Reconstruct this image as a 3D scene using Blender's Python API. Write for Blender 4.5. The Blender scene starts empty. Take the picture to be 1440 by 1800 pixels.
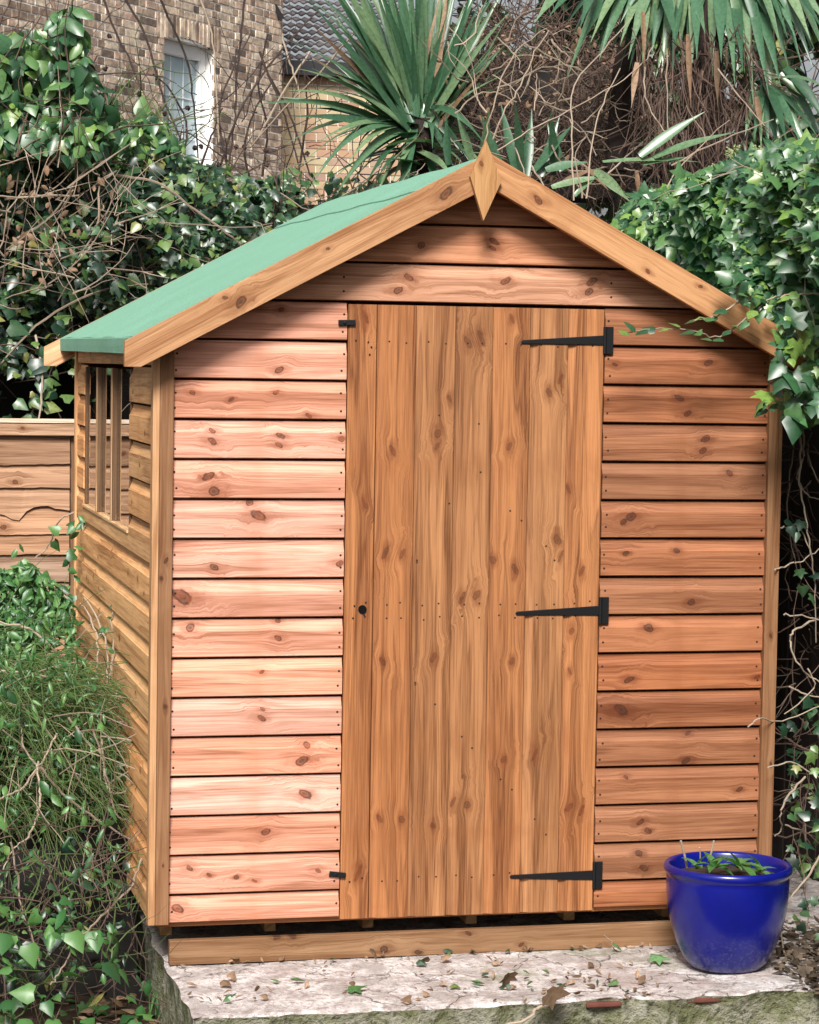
import bpy, bmesh, math, random
import numpy as np
from mathutils import Vector, Matrix

SC = bpy.context.scene
COL = SC.collection
rng = np.random.default_rng(11)
random.seed(5)

# ------------------------------------------------------------------ camera, sky, sun, exposure
CAM = np.array([-0.8795, -6.8757, 1.5876])
YAW, PITCH, ROLL, FPX = 0.230545, -0.059762, 0.015958, 4346.06


def cam_axes():
    cy, sy = math.cos(YAW), math.sin(YAW)
    cp, sp = math.cos(PITCH), math.sin(PITCH)
    cr, sr = math.cos(ROLL), math.sin(ROLL)
    f = np.array([sy * cp, cy * cp, sp])
    r = np.array([cy, -sy, 0.0])
    u = np.cross(r, f)
    return cr * r + sr * u, -sr * r + cr * u, f


AR, AU, AF = cam_axes()
cam = bpy.data.cameras.new('camera')
cam.sensor_fit = 'VERTICAL'
cam.sensor_height = 24.0
cam.lens = FPX / 1800 * 24.0
cam.clip_start = 0.1
cam.clip_end = 500
camo = bpy.data.objects.new('camera', cam)
COL.objects.link(camo)
m = Matrix.Identity(4)
for i in range(3):
    m[i][0], m[i][1], m[i][2], m[i][3] = AR[i], AU[i], -AF[i], CAM[i]
camo.matrix_world = m
SC.camera = camo

SUN_DIR = Vector((-0.25, -0.70, 0.67)).normalized()     # towards the light
w = bpy.data.worlds.new('World')
SC.world = w
w.use_nodes = True
nt = w.node_tree
bg = nt.nodes['Background']
sky = nt.nodes.new('ShaderNodeTexSky')
sky.sky_type = 'NISHITA'
sky.sun_disc = False
sky.sun_elevation = math.asin(SUN_DIR.z)
sky.sun_rotation = math.atan2(SUN_DIR.x, SUN_DIR.y)
sky.air_density = 1.0
sky.dust_density = 4.0
hs = nt.nodes.new('ShaderNodeHueSaturation')
hs.inputs['Saturation'].default_value = 0.30
nt.links.new(sky.outputs[0], hs.inputs['Color'])
nt.links.new(hs.outputs[0], bg.inputs[0])
bg.inputs[1].default_value = 0.05
sl = bpy.data.lights.new('sun', 'SUN')
sl.energy = 3.0
sl.angle = math.radians(17)
sl.color = (1.0, 0.955, 0.90)
so = bpy.data.objects.new('sun', sl)
COL.objects.link(so)
so.rotation_euler = SUN_DIR.to_track_quat('Z', 'Y').to_euler()
so.location = (-6, -8, 10)
SC.view_settings.view_transform = 'Standard'
SC.view_settings.look = 'None'
SC.view_settings.gamma = 1.0
SC.view_settings.use_curve_mapping = False
SC.view_settings.exposure = 1.13


def ray(px, py):
    return AF + (px - 720) / FPX * AR - (py - 900) / FPX * AU


def at(px, py, Y):
    d = ray(px, py)
    return CAM + (Y - CAM[1]) / d[1] * d


def atX(px, py, X):
    d = ray(px, py)
    return CAM + (X - CAM[0]) / d[0] * d


def atZ(px, py, Z):
    d = ray(px, py)
    return CAM + (Z - CAM[2]) / d[2] * d


def at_many(px, py, Y):
    d = AF[None] + ((px - 720) / FPX)[:, None] * AR[None] - ((py - 900) / FPX)[:, None] * AU[None]
    return CAM[None] + ((Y - CAM[1]) / d[:, 1])[:, None] * d


def project(P):
    d = np.atleast_2d(P) - CAM
    z = d @ AF
    return np.stack([720 + FPX * (d @ AR) / z, 900 - FPX * (d @ AU) / z], 1)


# ------------------------------------------------------------------ node helpers / materials
class NT:
    def __init__(s, name):
        s.mat = bpy.data.materials.new(name)
        s.mat.use_nodes = True
        s.t = s.mat.node_tree
        s.b = s.t.nodes['Principled BSDF']
        s.out = s.t.nodes['Material Output']

    def n(s, typ, **kw):
        nd = s.t.nodes.new('ShaderNode' + typ)
        for k, v in kw.items():
            setattr(nd, k, v)
        return nd

    def l(s, a, b):
        s.t.links.new(a, b)

    def put(s, sock, v):
        if hasattr(v, 'is_output') or isinstance(v, bpy.types.NodeSocket):
            s.l(v, sock)
        else:
            sock.default_value = v

    def m(s, op, a, b=None, c=None, clamp=False):
        nd = s.n('Math', operation=op, use_clamp=clamp)
        s.put(nd.inputs[0], a)
        if b is not None:
            s.put(nd.inputs[1], b)
        if c is not None:
            s.put(nd.inputs[2], c)
        return nd.outputs[0]

    def mix(s, f, a, b, blend='MIX'):
        nd = s.n('Mix', data_type='RGBA', blend_type=blend)
        s.put(nd.inputs[0], f)
        for sk, v in ((nd.inputs[6], a), (nd.inputs[7], b)):
            if isinstance(v, tuple) and len(v) == 3:
                v = v + (1,)
            s.put(sk, v)
        return nd.outputs[2]

    def noise(s, vec, scale=5.0, detail=3.0, rough=0.55, dist=0.0, dims='3D'):
        nd = s.n('TexNoise', noise_dimensions=dims)
        if vec is not None:
            s.l(vec, nd.inputs['Vector'])
        nd.inputs['Scale'].default_value = scale
        nd.inputs['Detail'].default_value = detail
        nd.inputs['Roughness'].default_value = rough
        nd.inputs['Distortion'].default_value = dist
        return nd.outputs['Fac']

    def ramp(s, f, pts):
        nd = s.n('ValToRGB')
        s.l(f, nd.inputs[0])
        e = nd.color_ramp.elements
        while len(e) < len(pts):
            e.new(0.5)
        for q, (p, c) in zip(e, pts):
            q.position = p
            q.color = (c[0], c[1], c[2], 1) if isinstance(c, tuple) else (c, c, c, 1)
        return nd.outputs[0]

    def bump(s, h, strength=0.3, dist=0.01):
        nd = s.n('Bump')
        s.l(h, nd.inputs['Height'])
        nd.inputs['Strength'].default_value = strength
        nd.inputs['Distance'].default_value = dist
        s.l(nd.outputs[0], s.b.inputs['Normal'])

    def smooth(s, v, lo, hi):
        nd = s.n('MapRange', interpolation_type='SMOOTHSTEP')
        s.put(nd.inputs[0], v)
        s.put(nd.inputs[1], lo)
        s.put(nd.inputs[2], hi)
        return nd.outputs[0]

    def set(s, **kw):
        for k, v in kw.items():
            s.put(s.b.inputs[k.replace('_', ' ')], v)
        return s


NK = 6


def wood_mat(name, grain_dark=0.50, rough=0.62, fine=1.0, knots=True, kskew=0.75, kdark=1.0):
    """planed softwood: grain along local x, knots from the object's own knot list, tint = object colour"""
    t = NT(name)
    co = t.n('TexCoord').outputs['Object']
    sep = t.n('SeparateXYZ')
    t.l(co, sep.inputs[0])
    oi = t.n('ObjectInfo')
    rnd = oi.outputs['Random']
    X, Y, Z = sep.outputs
    cross = t.m('ADD', Z, t.m('MULTIPLY', Y, 0.8))
    wz = cross
    core = None
    halo = None
    wob = t.noise(co, 34.0, 2.0)
    if knots:
        for i in range(NK):
            at_ = t.n('Attribute', attribute_type='OBJECT', attribute_name='knot%d' % i)
            ks = t.n('SeparateXYZ')
            t.l(at_.outputs['Vector'], ks.inputs[0])
            dx = t.m('SUBTRACT', X, ks.outputs[0])
            dz = t.m('SUBTRACT', Z, ks.outputs[1])
            r = t.m('MAXIMUM', ks.outputs[2], 0.0004)
            skew = t.m('MULTIPLY', t.m('SINE', t.m('MULTIPLY', t.m('ADD', ks.outputs[0], rnd), 97.0)), kskew)
            dxs = t.m('MULTIPLY', t.m('ADD', dx, t.m('MULTIPLY', dz, skew)), 0.85)
            d = t.m('SQRT', t.m('ADD', t.m('MULTIPLY', dxs, dxs), t.m('MULTIPLY', dz, dz)))
            d = t.m('MULTIPLY', d, t.m('ADD', 0.30, t.m('MULTIPLY', wob, 1.5)))
            q = t.m('DIVIDE', d, r)
            g = t.m('EXPONENT', t.m('MULTIPLY', t.m('MULTIPLY', q, q), -0.13))
            wz = t.m('SUBTRACT', wz, t.m('MULTIPLY', t.m('MULTIPLY', dz, g), 0.85))
            # core: dark rim, brown rings inside
            c_ = t.smooth(q, 1.0, 0.70)
            rings = t.m('ADD', t.m('ADD', 0.30, t.m('MULTIPLY', wob, 0.85)), t.m('MULTIPLY', t.m('SINE', t.m('MULTIPLY', q, 11.0)), 0.13))
            rim = t.m('MULTIPLY', t.smooth(t.m('ABSOLUTE', t.m('SUBTRACT', q, 0.80)), 0.30, 0.0), t.smooth(wob, 0.35, 0.65))
            cc = t.m('MULTIPLY', c_, t.m('ADD', rings, t.m('MULTIPLY', rim, 0.45)), clamp=True)
            core = cc if core is None else t.m('MAXIMUM', core, cc)
            # whisker of stained grain beside the knot
            q2 = t.m('SQRT', t.m('ADD', t.m('POWER', t.m('DIVIDE', dx, t.m('MULTIPLY', r, 3.4)), 2.0),
                                 t.m('POWER', t.m('DIVIDE', dz, t.m('MULTIPLY', r, 1.5)), 2.0)))
            h_ = t.smooth(t.m('ADD', q2, t.m('MULTIPLY', t.m('SUBTRACT', wob, 0.5), 1.2)), 1.25, 0.15)
            halo = h_ if halo is None else t.m('MAXIMUM', halo, h_)
    sv = t.n('CombineXYZ')
    t.l(t.m('ADD', t.m('MULTIPLY', X, 0.45), t.m('MULTIPLY', rnd, 37.0)), sv.inputs[0])
    t.l(t.m('MULTIPLY', wz, 13.0), sv.inputs[1])
    t.l(t.m('MULTIPLY', rnd, 91.0), sv.inputs[2])
    broad = t.noise(sv.outputs[0], 1.9, 3.0, 0.5, 0.6)
    band = t.m('ADD', 0.5, t.m('MULTIPLY', t.m('SINE', t.m('ADD', t.m('MULTIPLY', broad, 42.0), t.m('MULTIPLY', wz, 120.0))), 0.5))
    sv2 = t.n('CombineXYZ')
    t.l(t.m('MULTIPLY', t.m('ADD', X, t.m('MULTIPLY', rnd, 53.0)), 7.0), sv2.inputs[0])
    t.l(t.m('MULTIPLY', wz, 330.0 * fine), sv2.inputs[1])
    t.l(t.m('MULTIPLY', rnd, 17.0), sv2.inputs[2])
    fineg = t.noise(sv2.outputs[0], 1.0, 3.0, 0.6)
    blot = t.noise(co, 6.5, 3.0, 0.6, 0.5)
    base = oi.outputs['Color']
    mid = t.mix(1.0, base, (grain_dark, grain_dark * 0.80, grain_dark * 0.62), 'MULTIPLY')
    lit = t.mix(1.0, base, (1.28, 1.36, 1.42), 'MULTIPLY')
    fac = t.m('ADD', t.m('MULTIPLY', t.smooth(broad, 0.30, 0.70), 0.66), t.m('MULTIPLY', t.m('POWER', band, 2.6), 0.30))
    fac = t.m('ADD', fac, t.m('MULTIPLY', t.m('SUBTRACT', fineg, 0.5), 1.35), clamp=True)
    c = t.mix(fac, lit, mid)
    c = t.mix(t.m('MULTIPLY', t.smooth(blot, 0.48, 0.80), 0.38), c, t.mix(1.0, base, (0.72, 0.60, 0.46), 'MULTIPLY'))
    if knots:
        c = t.mix(t.m('MULTIPLY', halo, t.m('ADD', 0.30, t.m('MULTIPLY', fineg, 0.70)), clamp=True), c, t.mix(1.0, base, (0.46, 0.30, 0.20), 'MULTIPLY'))
        c = t.mix(t.m('MULTIPLY', core, kdark), c, t.mix(t.smooth(wob, 0.4, 0.62), (0.030, 0.011, 0.006), t.mix(1.0, base, (0.36, 0.22, 0.15), 'MULTIPLY')))
    t.set(Base_Color=c, Roughness=rough, Specular_IOR_Level=0.28)
    h = t.m('ADD', t.m('MULTIPLY', fineg, 0.6), t.m('MULTIPLY', band, 0.35))
    t.bump(h, 0.35, 0.002)
    return t.mat


def leaf_mat(name, cols, rough=0.34, spec=0.5, trans=0.18, vein=True, pale=0.0):
    t = NT(name)
    g = t.n('NewGeometry')
    oi = t.n('ObjectInfo')
    r = t.m('FRACT', t.m('ADD', t.m('MULTIPLY', g.outputs['Random Per Island'], 7.31), t.m('MULTIPLY', oi.outputs['Random'], 13.7)))
    c = t.ramp(r, cols)
    co = t.n('TexCoord').outputs['Object']
    nz = t.noise(co, 70.0, 2.0)
    c = t.mix(t.smooth(nz, 0.35, 0.75), c, t.mix(1.0, c, (0.62, 0.68, 0.6), 'MULTIPLY'))
    back = t.mix(1.0, c, (1.25, 1.3, 1.3), 'MULTIPLY')
    c = t.mix(g.outputs['Backfacing'], c, back)
    t.set(Base_Color=c, Roughness=rough, Specular_IOR_Level=spec)
    if trans > 0:
        tr = t.n('BsdfTranslucent')
        t.l(t.mix(1.0, c, (1.6, 1.9, 0.9), 'MULTIPLY'), tr.inputs[0])
        ms = t.n('MixShader')
        ms.inputs[0].default_value = trans
        t.l(t.b.outputs[0], ms.inputs[1])
        t.l(tr.outputs[0], ms.inputs[2])
        t.l(ms.outputs[0], t.out.inputs[0])
    return t.mat


def bark_mat(name, a, b, rough=0.8, scale=30.0):
    t = NT(name)
    g = t.n('NewGeometry')
    oi = t.n('ObjectInfo')
    co = t.n('TexCoord').outputs['Object']
    nz = t.noise(co, scale, 3.0, 0.6)
    r = t.m('FRACT', t.m('ADD', t.m('MULTIPLY', g.outputs['Random Per Island'], 5.7), t.m('MULTIPLY', oi.outputs['Random'], 3.1)))
    f = t.m('ADD', t.m('MULTIPLY', nz, 0.5), t.m('MULTIPLY', r, 0.6), clamp=True)
    t.set(Base_Color=t.mix(f, a, b), Roughness=rough, Specular_IOR_Level=0.25)
    t.bump(nz, 0.4, 0.004)
    return t.mat


M = {}
M['wood'] = wood_mat('planed_cladding_wood')
M['doorwood'] = wood_mat('door_plank_wood', grain_dark=0.38, kskew=1.7, kdark=0.62)
M['trimwood'] = wood_mat('batten_wood', grain_dark=0.62)
M['oldwood'] = wood_mat('weathered_fence_wood', grain_dark=0.42, rough=0.78)


def plain(name, col, rough=0.5, spec=0.5, metal=0.0, scale=40.0, var=0.25, bump=0.0):
    t = NT(name)
    co = t.n('TexCoord').outputs['Object']
    nz = t.noise(co, scale, 4.0)
    dark = tuple(v * (1 - var) for v in col)
    lite = tuple(min(1, v * (1 + var)) for v in col)
    t.set(Base_Color=t.mix(nz, dark, lite), Roughness=rough, Specular_IOR_Level=spec, Metallic=metal)
    if bump:
        t.bump(nz, bump, 0.004)
    return t.mat


M['iron'] = plain('black_japanned_iron', (0.005, 0.005, 0.006), 0.55, 0.25)
M['nail'] = plain('rusty_nail', (0.022, 0.011, 0.008), 0.6, 0.3)
M['hole'] = plain('dark_keyhole', (0.004, 0.004, 0.004), 0.9, 0.1)
M['upvc'] = plain('white_window_frame', (0.88, 0.89, 0.90), 0.35, 0.5, var=0.03)
M['mortar'] = plain('pale_mortar', (0.90, 0.85, 0.79), 0.9, 0.2, scale=14, var=0.22, bump=0.5)
M['soil'] = plain('dark_soil', (0.045, 0.032, 0.022), 0.95, 0.1, scale=30, var=0.6, bump=1.0)
M['lead'] = plain('dark_leading', (0.05, 0.05, 0.055), 0.5)
M['gutter'] = plain('dark_gutter', (0.012, 0.012, 0.014), 0.5)

# green mineral felt
t = NT('green_mineral_felt')
co = t.n('TexCoord').outputs['Object']
n1 = t.noise(co, 420.0, 2.0, 0.7)
n2 = t.noise(co, 3.0, 3.0, 0.6)
c = t.mix(t.smooth(n1, 0.3, 0.75), (0.115, 0.265, 0.185), (0.235, 0.435, 0.32))
c = t.mix(t.m('MULTIPLY', t.smooth(n2, 0.4, 0.8), 0.25), c, (0.22, 0.44, 0.36))
n3 = t.noise(co, 1.7, 3.0, 0.6, 0.4)
n4 = t.noise(co, 14.0, 4.0, 0.6)
c = t.mix(t.m('MULTIPLY', t.smooth(n4, 0.55, 0.75), 0.3), c, (0.10, 0.22, 0.165))
t.set(Base_Color=c, Roughness=0.9, Specular_IOR_Level=0.2)
t.bump(t.m('ADD', t.m('MULTIPLY', n1, 0.25), t.m('MULTIPLY', n3, 1.6)), 0.45, 0.012)
M['felt'] = t.mat

# shed window glass
t = NT('window_glass')
t.set(Base_Color=(0.93, 0.96, 0.95, 1), Roughness=0.0, IOR=1.5, Transmission_Weight=1.0)
M['glass'] = t.mat
t = NT('obscured_house_glass')
co = t.n('TexCoord').outputs['Object']
nz = t.noise(co, 2.2, 2.0)
t.set(Base_Color=t.mix(nz, (0.28, 0.40, 0.47), (0.62, 0.76, 0.79)), Roughness=0.12, Specular_IOR_Level=0.8)
M['houseglass'] = t.mat

# stock bricks: every brick its own tone
t = NT('stock_brick')
oi = t.n('ObjectInfo')
g = t.n('NewGeometry')
r = t.m('FRACT', t.m('ADD', t.m('MULTIPLY', g.outputs['Random Per Island'], 9.7), t.m('MULTIPLY', oi.outputs['Random'], 11.3)))
co = g.outputs['Position']
nz = t.noise(co, 11.0, 4.0, 0.65)
c = t.ramp(r, [(0.0, (0.15, 0.115, 0.09)), (0.25, (0.33, 0.245, 0.185)), (0.5, (0.56, 0.44, 0.33)), (0.75, (0.72, 0.61, 0.47)), (1.0, (0.52, 0.36, 0.27))])
c = t.mix(t.smooth(nz, 0.35, 0.7), t.mix(1.0, c, (0.6, 0.6, 0.62), 'MULTIPLY'), t.mix(1.0, c, (1.25, 1.22, 1.2), 'MULTIPLY'))
t.set(Base_Color=c, Roughness=0.9, Specular_IOR_Level=0.2)
t.bump(nz, 0.6, 0.01)
M['brick'] = t.mat
t = NT('pale_red_brick')
oi = t.n('ObjectInfo')
nz = t.noise(t.n('NewGeometry').outputs['Position'], 9.0, 4.0, 0.65)
c = t.ramp(oi.outputs['Random'], [(0.0, (0.42, 0.23, 0.16)), (0.4, (0.50, 0.36, 0.22)), (0.7, (0.52, 0.43, 0.27)), (1.0, (0.38, 0.24, 0.19))])
t.set(Base_Color=t.mix(nz, t.mix(1.0, c, (0.7, 0.7, 0.7), 'MULTIPLY'), c), Roughness=0.9, Specular_IOR_Level=0.2)
M['brick2'] = t.mat
t = NT('grey_brown_pantile')
oi = t.n('ObjectInfo')
nz = t.noise(t.n('NewGeometry').outputs['Position'], 7.0, 4.0, 0.65)
c = t.ramp(oi.outputs['Random'], [(0.0, (0.055, 0.045, 0.05)), (0.5, (0.085, 0.075, 0.08)), (1.0, (0.13, 0.11, 0.11))])
t.set(Base_Color=t.mix(nz, t.mix(1.0, c, (0.6, 0.6, 0.6), 'MULTIPLY'), c), Roughness=0.75, Specular_IOR_Level=0.35)
M['tile'] = t.mat

# concrete base: pale worn top, mossy sides
t = NT('worn_concrete_top')
co = t.n('NewGeometry').outputs['Position']
n1 = t.noise(co, 9.0, 5.0, 0.65, 0.4)
n2 = t.noise(co, 55.0, 4.0, 0.7)
n3 = t.noise(co, 3.2, 4.0, 0.6)
c = t.mix(t.smooth(n1, 0.40, 0.62), (0.40, 0.36, 0.345), (0.68, 0.64, 0.63))
c = t.mix(t.m('MULTIPLY', t.smooth(n2, 0.46, 0.66), 0.8), c, (0.27, 0.20, 0.185))
c = t.mix(t.m('MULTIPLY', t.smooth(n3, 0.52, 0.70), 0.55), c, (0.36, 0.27, 0.24))
vo = t.n('TexVoronoi', feature='DISTANCE_TO_EDGE')
vo.inputs['Scale'].default_value = 5.5
wv = t.n('VectorMath', operation='ADD')
t.l(co, wv.inputs[0])
nv = t.n('TexNoise')
nv.inputs['Scale'].default_value = 9.0
nv.inputs['Detail'].default_value = 5.0
t.l(co, nv.inputs['Vector'])
sc_ = t.n('VectorMath', operation='SCALE')
sc_.inputs['Scale'].default_value = 0.16
t.l(nv.outputs['Color'], sc_.inputs[0])
t.l(sc_.outputs[0], wv.inputs[1])
t.l(wv.outputs[0], vo.inputs['Vector'])
crack = t.m('MULTIPLY', t.smooth(vo.outputs['Distance'], 0.018, 0.004), t.smooth(n3, 0.42, 0.55))
n4 = t.noise(co, 150.0, 3.0, 0.7)
c = t.mix(t.m('MULTIPLY', t.smooth(n4, 0.52, 0.68), 0.6), c, (0.22, 0.19, 0.175))
c = t.mix(t.m('MULTIPLY', crack, 0.8), c, (0.10, 0.09, 0.075))
n5 = t.noise(co, 4.5, 4.0, 0.65)
c = t.mix(t.m('MULTIPLY', t.smooth(n5, 0.58, 0.70), 0.6), c, (0.17, 0.18, 0.10))
t.set(Base_Color=c, Roughness=0.85, Specular_IOR_Level=0.3)
t.bump(t.m('SUBTRACT', t.m('ADD', n2, t.m('ADD', n1, n4)), t.m('MULTIPLY', crack, 2.0)), 0.7, 0.01)
M['slab'] = t.mat
t = NT('mossy_concrete_side')
co = t.n('NewGeometry').outputs['Position']
n1 = t.noise(co, 12.0, 5.0, 0.65, 0.5)
n2 = t.noise(co, 48.0, 4.0, 0.7)
c = t.mix(t.smooth(n1, 0.36, 0.64), (0.14, 0.145, 0.075), (0.30, 0.29, 0.23))
c = t.mix(t.m('MULTIPLY', t.smooth(n2, 0.48, 0.7), 0.8), c, (0.055, 0.060, 0.030))
t.set(Base_Color=c, Roughness=0.95, Specular_IOR_Level=0.15)
t.bump(t.m('ADD', n2, n1), 0.9, 0.02)
M['moss'] = t.mat

# blue glaze
t = NT('cobalt_blue_glaze')
co = t.n('TexCoord').outputs['Object']
sp = t.n('SeparateXYZ')
t.l(co, sp.inputs[0])
n1 = t.noise(co, 95.0, 3.0, 0.7)
n2 = t.noise(co, 7.0, 3.0, 0.6)
c = t.mix(n2, (0.002, 0.004, 0.085), (0.004, 0.008, 0.20))
lowf = t.smooth(sp.outputs[2], 0.17, 0.03)
c = t.mix(t.m('MULTIPLY', lowf, t.m('MULTIPLY', t.smooth(n1, 0.50, 0.66), 0.55)), c, (0.045, 0.055, 0.12))
t.set(Base_Color=c, Roughness=0.24, Specular_IOR_Level=0.45, Coat_Weight=0.15, Coat_Roughness=0.22)
t.bump(n1, 0.04, 0.002)
M['glaze'] = t.mat

M['ivy'] = leaf_mat('ivy_leaf', [(0.0, (0.009, 0.032, 0.018)), (0.35, (0.018, 0.058, 0.028)), (0.7, (0.048, 0.115, 0.042)), (0.95, (0.12, 0.20, 0.05)), (1.0, (0.24, 0.21, 0.06))], 0.40, 0.8, 0.08)
M['ivyfresh'] = leaf_mat('fresh_ivy_leaf', [(0.0, (0.018, 0.065, 0.028)), (0.4, (0.040, 0.12, 0.048)), (0.75, (0.090, 0.19, 0.058)), (1.0, (0.18, 0.29, 0.06))], 0.40, 0.8, 0.12)
M['bush'] = leaf_mat('bush_leaf', [(0.0, (0.020, 0.072, 0.024)), (0.5, (0.050, 0.15, 0.042)), (1.0, (0.12, 0.25, 0.07))], 0.42, 0.6, 0.2)
M['strap'] = leaf_mat('strap_leaf', [(0.0, (0.028, 0.080, 0.040)), (0.5, (0.065, 0.15, 0.082)), (1.0, (0.17, 0.25, 0.13))], 0.34, 0.75, 0.08)
M['deadleaf'] = leaf_mat('dead_leaf', [(0.0, (0.10, 0.06, 0.035)), (0.5, (0.22, 0.13, 0.08)), (1.0, (0.38, 0.25, 0.17))], 0.7, 0.3, 0.1)
M['darkleaf'] = leaf_mat('shade_dark_leaf', [(0.0, (0.03, 0.02, 0.014)), (0.6, (0.07, 0.05, 0.035)), (1.0, (0.14, 0.10, 0.07))], 0.7, 0.3, 0.05)  # litter leaves darkened in the colour to stand for shade by the pot
M['greenleaf'] = leaf_mat('fallen_green_leaf', [(0.0, (0.05, 0.13, 0.04)), (1.0, (0.12, 0.24, 0.10))], 0.45, 0.5, 0.1)
M['potleaf'] = leaf_mat('potted_leaf', [(0.0, (0.05, 0.14, 0.035)), (1.0, (0.13, 0.27, 0.09))], 0.45, 0.4, 0.2)
M['umbel'] = leaf_mat('pale_umbel', [(0.0, (0.25, 0.30, 0.12)), (1.0, (0.5, 0.5, 0.3))], 0.7, 0.2, 0.1)
M['bark'] = bark_mat('brown_bark', (0.07, 0.045, 0.032), (0.20, 0.14, 0.10))
M['darkbark'] = bark_mat('dark_twig', (0.018, 0.012, 0.012), (0.06, 0.04, 0.035))
M['paletwig'] = bark_mat('pale_dry_twig', (0.16, 0.115, 0.085), (0.42, 0.34, 0.26))
M['browntwig'] = bark_mat('brown_dry_twig', (0.035, 0.022, 0.018), (0.15, 0.098, 0.076))
M['greenstem'] = bark_mat('green_brown_stem', (0.022, 0.05, 0.014), (0.13, 0.175, 0.06))
M['hollow_shade'] = bark_mat('near_black_shade', (0.003, 0.0028, 0.0024), (0.009, 0.0075, 0.006), scale=9.0)  # near black so plant hollows read as shade; the darkness is colour


# ------------------------------------------------------------------ mesh helpers
class MB:
    def __init__(s):
        s.v = []
        s.f = []
        s.mi = []

    def add(s, vs, fs, mi=0):
        o = len(s.v)
        s.v += [tuple(map(float, p)) for p in vs]
        s.f += [tuple(i + o for i in f) for f in fs]
        s.mi += [mi] * len(fs)
        return s

    def box(s, a, b, mi=0, skew=None):
        (x0, y0, z0), (x1, y1, z1) = a, b
        return s.add([(x0, y0, z0), (x1, y0, z0), (x1, y1, z0), (x0, y1, z0), (x0, y0, z1), (x1, y0, z1), (x1, y1, z1), (x0, y1, z1)],
                     [(3, 2, 1, 0), (4, 5, 6, 7), (0, 1, 5, 4), (1, 2, 6, 5), (2, 3, 7, 6), (3, 0, 4, 7)], mi)

    def prism(s, poly, axis, a, b, mi=0):
        """extrude a 2-D polygon (in the two other axes, in order) along axis from a to b"""
        def p3(q, t):
            return {0: (t, q[0], q[1]), 1: (q[0], t, q[1]), 2: (q[0], q[1], t)}[axis]
        n = len(poly)
        vs = [p3(q, a) for q in poly] + [p3(q, b) for q in poly]
        fs = [(i, (i + 1) % n, (i + 1) % n + n, i + n) for i in range(n)]
        fs += [tuple(range(n - 1, -1, -1)), tuple(range(n, 2 * n))]
        return s.add(vs, fs, mi)

    def tube(s, pts, r0, r1=None, sides=5, mi=0, taper=1.0):
        r1 = r0 if r1 is None else r1
        P = [np.asarray(p, float) for p in pts]
        n = len(P)
        vs, fs = [], []
        ref = np.array([0.3, 0.2, 0.93])
        for i, p in enumerate(P):
            d = P[min(i + 1, n - 1)] - P[max(i - 1, 0)]
            d = d / (np.linalg.norm(d) + 1e-9)
            a = np.cross(d, ref)
            if np.linalg.norm(a) < 1e-3:
                a = np.cross(d, [1, 0, 0])
            a /= np.linalg.norm(a)
            b = np.cross(d, a)
            r = r0 + (r1 - r0) * (i / max(1, n - 1)) ** taper
            for k in range(sides):
                th = 2 * math.pi * k / sides
                vs.append(p + r * (math.cos(th) * a + math.sin(th) * b))
        for i in range(n - 1):
            for k in range(sides):
                k2 = (k + 1) % sides
                fs.append((i * sides + k, i * sides + k2, (i + 1) * sides + k2, (i + 1) * sides + k))
        fs.append(tuple(range(sides - 1, -1, -1)))
        fs.append(tuple(range((n - 1) * sides, n * sides)))
        return s.add(vs, fs, mi)

    def lathe(s, prof, seg=48, mi=0):
        vs, fs = [], []
        for (r, z) in prof:
            for k in range(seg):
                th = 2 * math.pi * k / seg
                vs.append((r * math.cos(th), r * math.sin(th), z))
        for i in range(len(prof) - 1):
            for k in range(seg):
                k2 = (k + 1) % seg
                fs.append((i * seg + k, i * seg + k2, (i + 1) * seg + k2, (i + 1) * seg + k))
        return s.add(vs, fs, mi)

    def mesh(s, name, mats, smooth=False):
        me = bpy.data.meshes.new(name)
        me.from_pydata(s.v, [], s.f)
        for x in (mats if isinstance(mats, (list, tuple)) else [mats]):
            me.materials.append(x)
        if any(s.mi):
            me.polygons.foreach_set('material_index', s.mi)
        if smooth:
            me.polygons.foreach_set('use_smooth', [True] * len(me.polygons))
        me.update()
        return me

    def build(s, name, mats, parent=None, smooth=False, loc=None, rot=None, bevel=0.0, color=None):
        o = bpy.data.objects.new(name, s.mesh(name, mats, smooth))
        return place(o, parent, loc, rot, bevel, color)


def place(o, parent=None, loc=None, rot=None, bevel=0.0, color=None):
    COL.objects.link(o)
    if parent is not None:
        o.parent = parent
        P = parent
        off = Vector((0, 0, 0))
        while P is not None:
            off += P.location
            P = P.parent
        o.location = (Vector(loc) if loc is not None else Vector((0, 0, 0))) - off
    elif loc is not None:
        o.location = loc
    if rot is not None:
        o.rotation_euler = rot
    if color is not None:
        o.color = (color[0], color[1], color[2], 1)
    if bevel:
        b = o.modifiers.new('bevel', 'BEVEL')
        b.width = bevel
        b.segments = 2
        b.limit_method = 'ANGLE'
    return o


def tag(o, label=None, cat=None, group=None, kind=None):
    if label:
        o['label'] = label
    if cat:
        o['category'] = cat
    if group:
        o['group'] = group
    if kind:
        o['kind'] = kind
    return o


def thing(name, label, cat, loc=(0, 0, 0), group=None):
    o = bpy.data.objects.new(name, None)
    o.empty_display_size = 0.1
    COL.objects.link(o)
    o.location = loc
    return tag(o, label, cat, group)


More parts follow.
